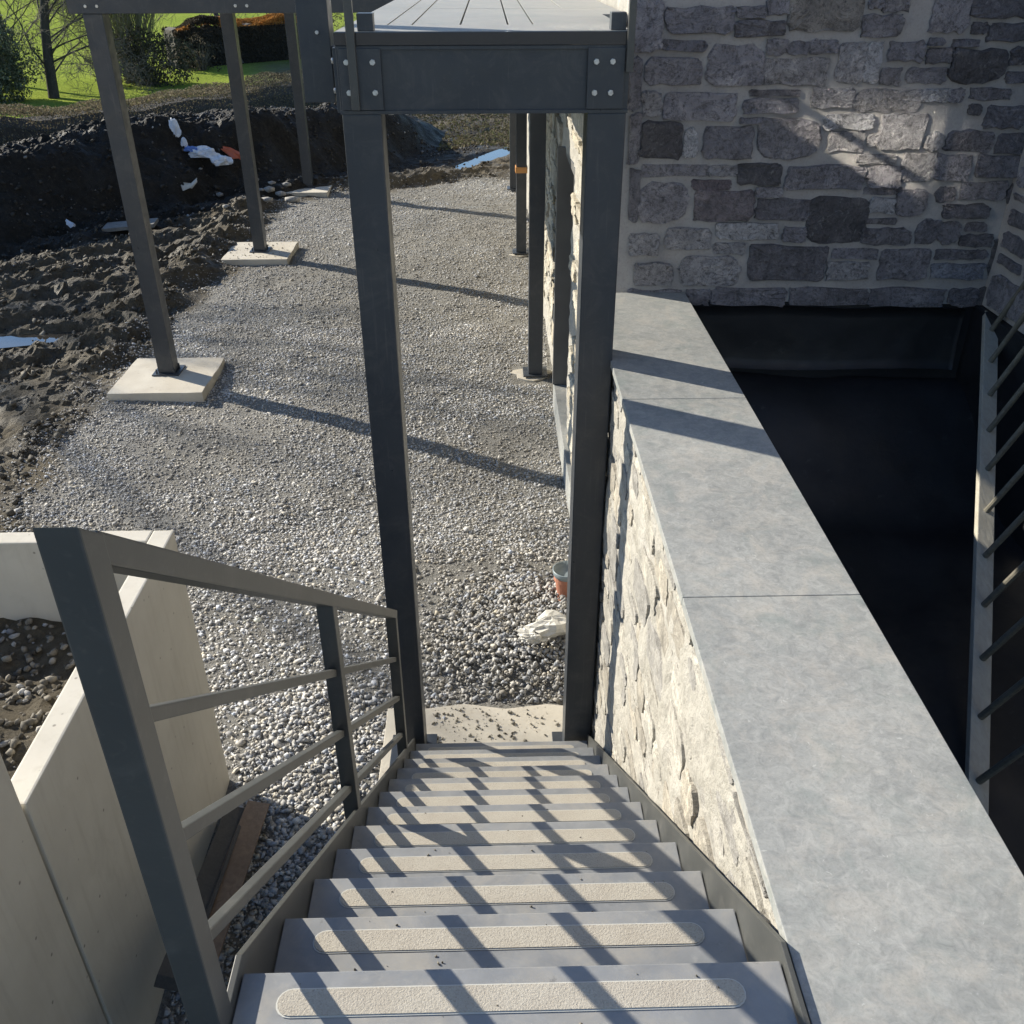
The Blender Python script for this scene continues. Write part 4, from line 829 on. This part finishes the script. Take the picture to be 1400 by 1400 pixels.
def tree(name, loc, h, label, cat, seed, lean=(0, 0), spread=.5, levels=5, r0=.16, mat_t='bark', mat_c='twig', droop=0.0, first=.25, up=.35, kids=(3, 5), group=None, multi=1, lenf=.62, lim=.40, extra=2):
    r_ = random.Random(seed); o = thing(name, loc, label, cat, group); mt, mc = MB(), MB()
    def grow(p_, d, L, rad, lv):
        n = 4 if lv == 0 else 3; pts = [p_]; rr = [rad]; dd = d.copy(); tip = rad*(.55 if lv < levels-1 else .25)
        for i in range(n):
            dd = (dd+Vector((r_.uniform(-1, 1), r_.uniform(-1, 1), r_.uniform(-.6, .8)))*(.10 if lv == 0 else .30)+Vector((0, 0, -droop*lv*.08))).normalized()
            pts.append(pts[-1]+dd*(L/n)); rr.append(rad+(tip-rad)*(i+1)/n)
        (mt if lv <= 1 else mc).tube(pts, rr, (8, 6, 4, 3, 3, 3, 3)[lv], False)
        if lv >= levels-1: return
        kn = r_.randint(*kids)+(extra if lv == 0 else 0)
        for i in range(kn):
            t_ = first+(1-first)*(i+r_.random())/kn if lv == 0 else .25+.75*(i+r_.random())/kn
            k = min(n-1, int(t_*n)); q = pts[k].lerp(pts[k+1], t_*n-k)
            a = r_.uniform(0, 6.28); side = dd.orthogonal().normalized(); side.rotate(Matrix.Rotation(a, 3, dd))
            nd = (dd*(1-spread)+side*spread*1.3+Vector((0, 0, up*.4-droop*.3))).normalized()
            grow(q, nd, L*lenf*r_.uniform(.7, 1.15), max(rr[k]*(lim if lv == 0 else .52), .0075), lv+1)
    for _ in range(multi):
        d0 = Vector((lean[0]+(r_.uniform(-.4, .4) if multi > 1 else 0), lean[1]+(r_.uniform(-.4, .4) if multi > 1 else 0), 1)).normalized()
        grow(Vector(loc)+Vector((r_.uniform(-.25, .25), r_.uniform(-.25, .25), -.1))*(1 if multi > 1 else 0), d0, h*.6 if multi == 1 else h*r_.uniform(.55, .8), r0, 0)
    mt.build('trunk', mat_t, o, smooth=True); mc.build('crown', mat_c, o, smooth=True); return o
def gz_(x, y): return float(height(x, y))
def gpt(x, y): q = onground(x, y); return (q.x, q.y, gz_(q.x, q.y))
p_ = gpt(74, 134); tree('bare_tree', p_, 8, 'dark bare tree with drooping fine twigs beside the evergreen shrub', 'tree', 5, lean=(.0, .0), spread=.50, levels=6, r0=.22, droop=.40, first=.12, up=.5, kids=(4, 5), lim=.17, extra=16)
p_ = gpt(330, 88); tree('bare_tree', p_, 9, 'slim bare tree with leaning trunk in front of the orange topped hedge', 'tree', 9, lean=(-.35, .1), spread=.5, levels=5, r0=.14, first=.3, kids=(3, 5))
p_ = gpt(398, 72); tree('bare_tree', p_, 9, 'bushy bare tree at the end of the orange topped hedge', 'tree', 13, lean=(.1, 0), spread=.55, levels=6, r0=.13, first=.08, kids=(4, 5), lim=.22, extra=10)
p_ = gpt(24, 118); tree('bare_tree', p_, 9, 'tall pale twiggy tree standing behind the evergreen shrub', 'tree', 15, spread=.5, levels=5, r0=.13, mat_c='stem', first=.2, kids=(4, 5), lim=.2, extra=12)
p_ = gpt(185, 112); tree('coppiced_shrub', p_, 5.2, 'many stemmed greenish shrub rising out of a dark bramble mass', 'shrub', 21, spread=.25, levels=4, r0=.045, mat_t='stem', mat_c='stem', first=.2, up=.8, kids=(3, 4), multi=30)
def bush(name, loc, rx, ry, rz, n, size, pal, label, seed, cat='shrub', zc=.75, stems=26, gaps=.0):
    o = thing(name, loc, label, cat)
    def sampler(r_, n_):
        d = r_.normal(size=(n_, 3)); d /= np.linalg.norm(d, axis=1)[:, None]; rad = r_.random(n_)**.28
        k = 1+.85*fbm(d[:, 0]*2.2+d[:, 2]*1.3+seed, d[:, 1]*2.2-d[:, 2], 3, seed)
        P = d*(rad*k)[:, None]*np.array([rx, ry, rz])+np.array([loc[0], loc[1], loc[2]+rz*zc])
        keep = (P[:, 2] > loc[2]-.1) & (fbm(P[:, 0]*1.3, P[:, 1]*1.3+P[:, 2]*1.7, 3, seed+5) > -.30+gaps); return P[keep]
    V, F, cl = leaves(n, sampler, size, lerpc(pal), seed); from_arrays('foliage', V, F, 'leaf_mass', o, cols=cl)
    m = MB(); r2 = random.Random(seed)
    for i in range(stems):
        a = r2.uniform(0, 6.28); q = r2.uniform(.2, .9); e = Vector((math.cos(a)*rx*q, math.sin(a)*ry*q, rz*(zc+.8)*r2.uniform(.5, 1.0)))
        m.tube([Vector(loc)+Vector((e.x*.15, e.y*.15, -.1)), Vector(loc)+Vector((e.x*.5, e.y*.5, e.z*.55)), Vector(loc)+e], [.03, .02, .006], 4, False)
    m.build('stems', 'twig', o); return o
grn = [(.085, .105, .065), (.12, .145, .09), (.15, .175, .12), (.21, .22, .16), (.06, .07, .05)]
p_ = gpt(10, 138); bush('evergreen_shrub', (p_[0]-.55, p_[1], p_[2]), 1.75, 1.6, 1.75, 26000, (.03, .075), grn, 'dense grey green evergreen shrub growing beside the bare tree', 41, gaps=.14, stems=60)
brm = [(.05, .048, .034), (.08, .072, .05), (.065, .075, .045), (.13, .115, .08)]
p_ = gpt(205, 116); bush('bramble', p_, 1.9, 1.2, 1.15, 7000, (.04, .09), brm, 'dark bramble mass at the foot of the many stemmed shrub', 45)
dk = [(.045, .040, .028), (.06, .050, .034), (.035, .033, .024)]
p_ = gpt(278, 96); bush('bramble', p_, 1.0, .8, .75, 2500, (.03, .07), [(.10, .085, .06), (.075, .065, .045)], 'small pale dry bush beside the strip of lit grass', 47, gaps=.1)
a0 = gpt(238, 92); a1 = gpt(430, 76)
def orange(r_, P):
    base = np.array([(.055, .045, .032), (.075, .058, .038), (.045, .04, .03)])[r_.integers(0, 3, len(P))]*r_.uniform(.7, 1.3, (len(P), 1))
    hz = P[:, 2]-height(P[:, 0], P[:, 1]); top = hz > 1.52
    top &= fbm(P[:, 0]*.55, P[:, 1]*.55, 2, 4) > -.12
    og = np.array([(.42, .19, .045), (.34, .15, .04), (.50, .25, .07)])[r_.integers(0, 3, len(P))]
    return np.where(top[:, None], og, base)
hedge('beech_hedge', [(a0[0], a0[1]), (a1[0], a1[1])], 1.8, 1.75, 52000, (.025, .06), orange, 'tall dark hedge with an orange leafy top at the edge of the meadow', 'hedge', 51, .28, 60)
p_ = gpt(420, 66); bush('bramble', p_, 1.8, 1.2, 1.5, 5000, (.04, .08), brm+[(.09, .085, .06)], 'grey brown thicket close to the balcony end', 53)
n = 26000; x = nr.uniform(-6, 5, n); y = 23+14*nr.random(n)**1.3; keep = (bank_dist(x, y) > 3.5) | (x > -1.2); keep &= np.hypot((x+.1)/.8, (y-22)/1.6) > 1; x, y = x[keep], y[keep]
V, F, cl = leaves(len(x), lambda r_, n_: np.stack([x, y, height(x, y)+.03], -1), (.02, .07), lerpc([(.11, .095, .055), (.09, .095, .04), (.15, .13, .08), (.06, .05, .035)]), 77)
tag(from_arrays('rough_grass', V, F, 'leaf_mass', cols=cl), kind='stuff')
tree('bare_tree', (-25.6, 20.8, gz_(-25.6, 20.8)), 17, 'tall bare tree at the field edge whose branches shade the gravel', 'tree', 88, spread=.30, levels=5, r0=.24, first=.45, kids=(3, 4))
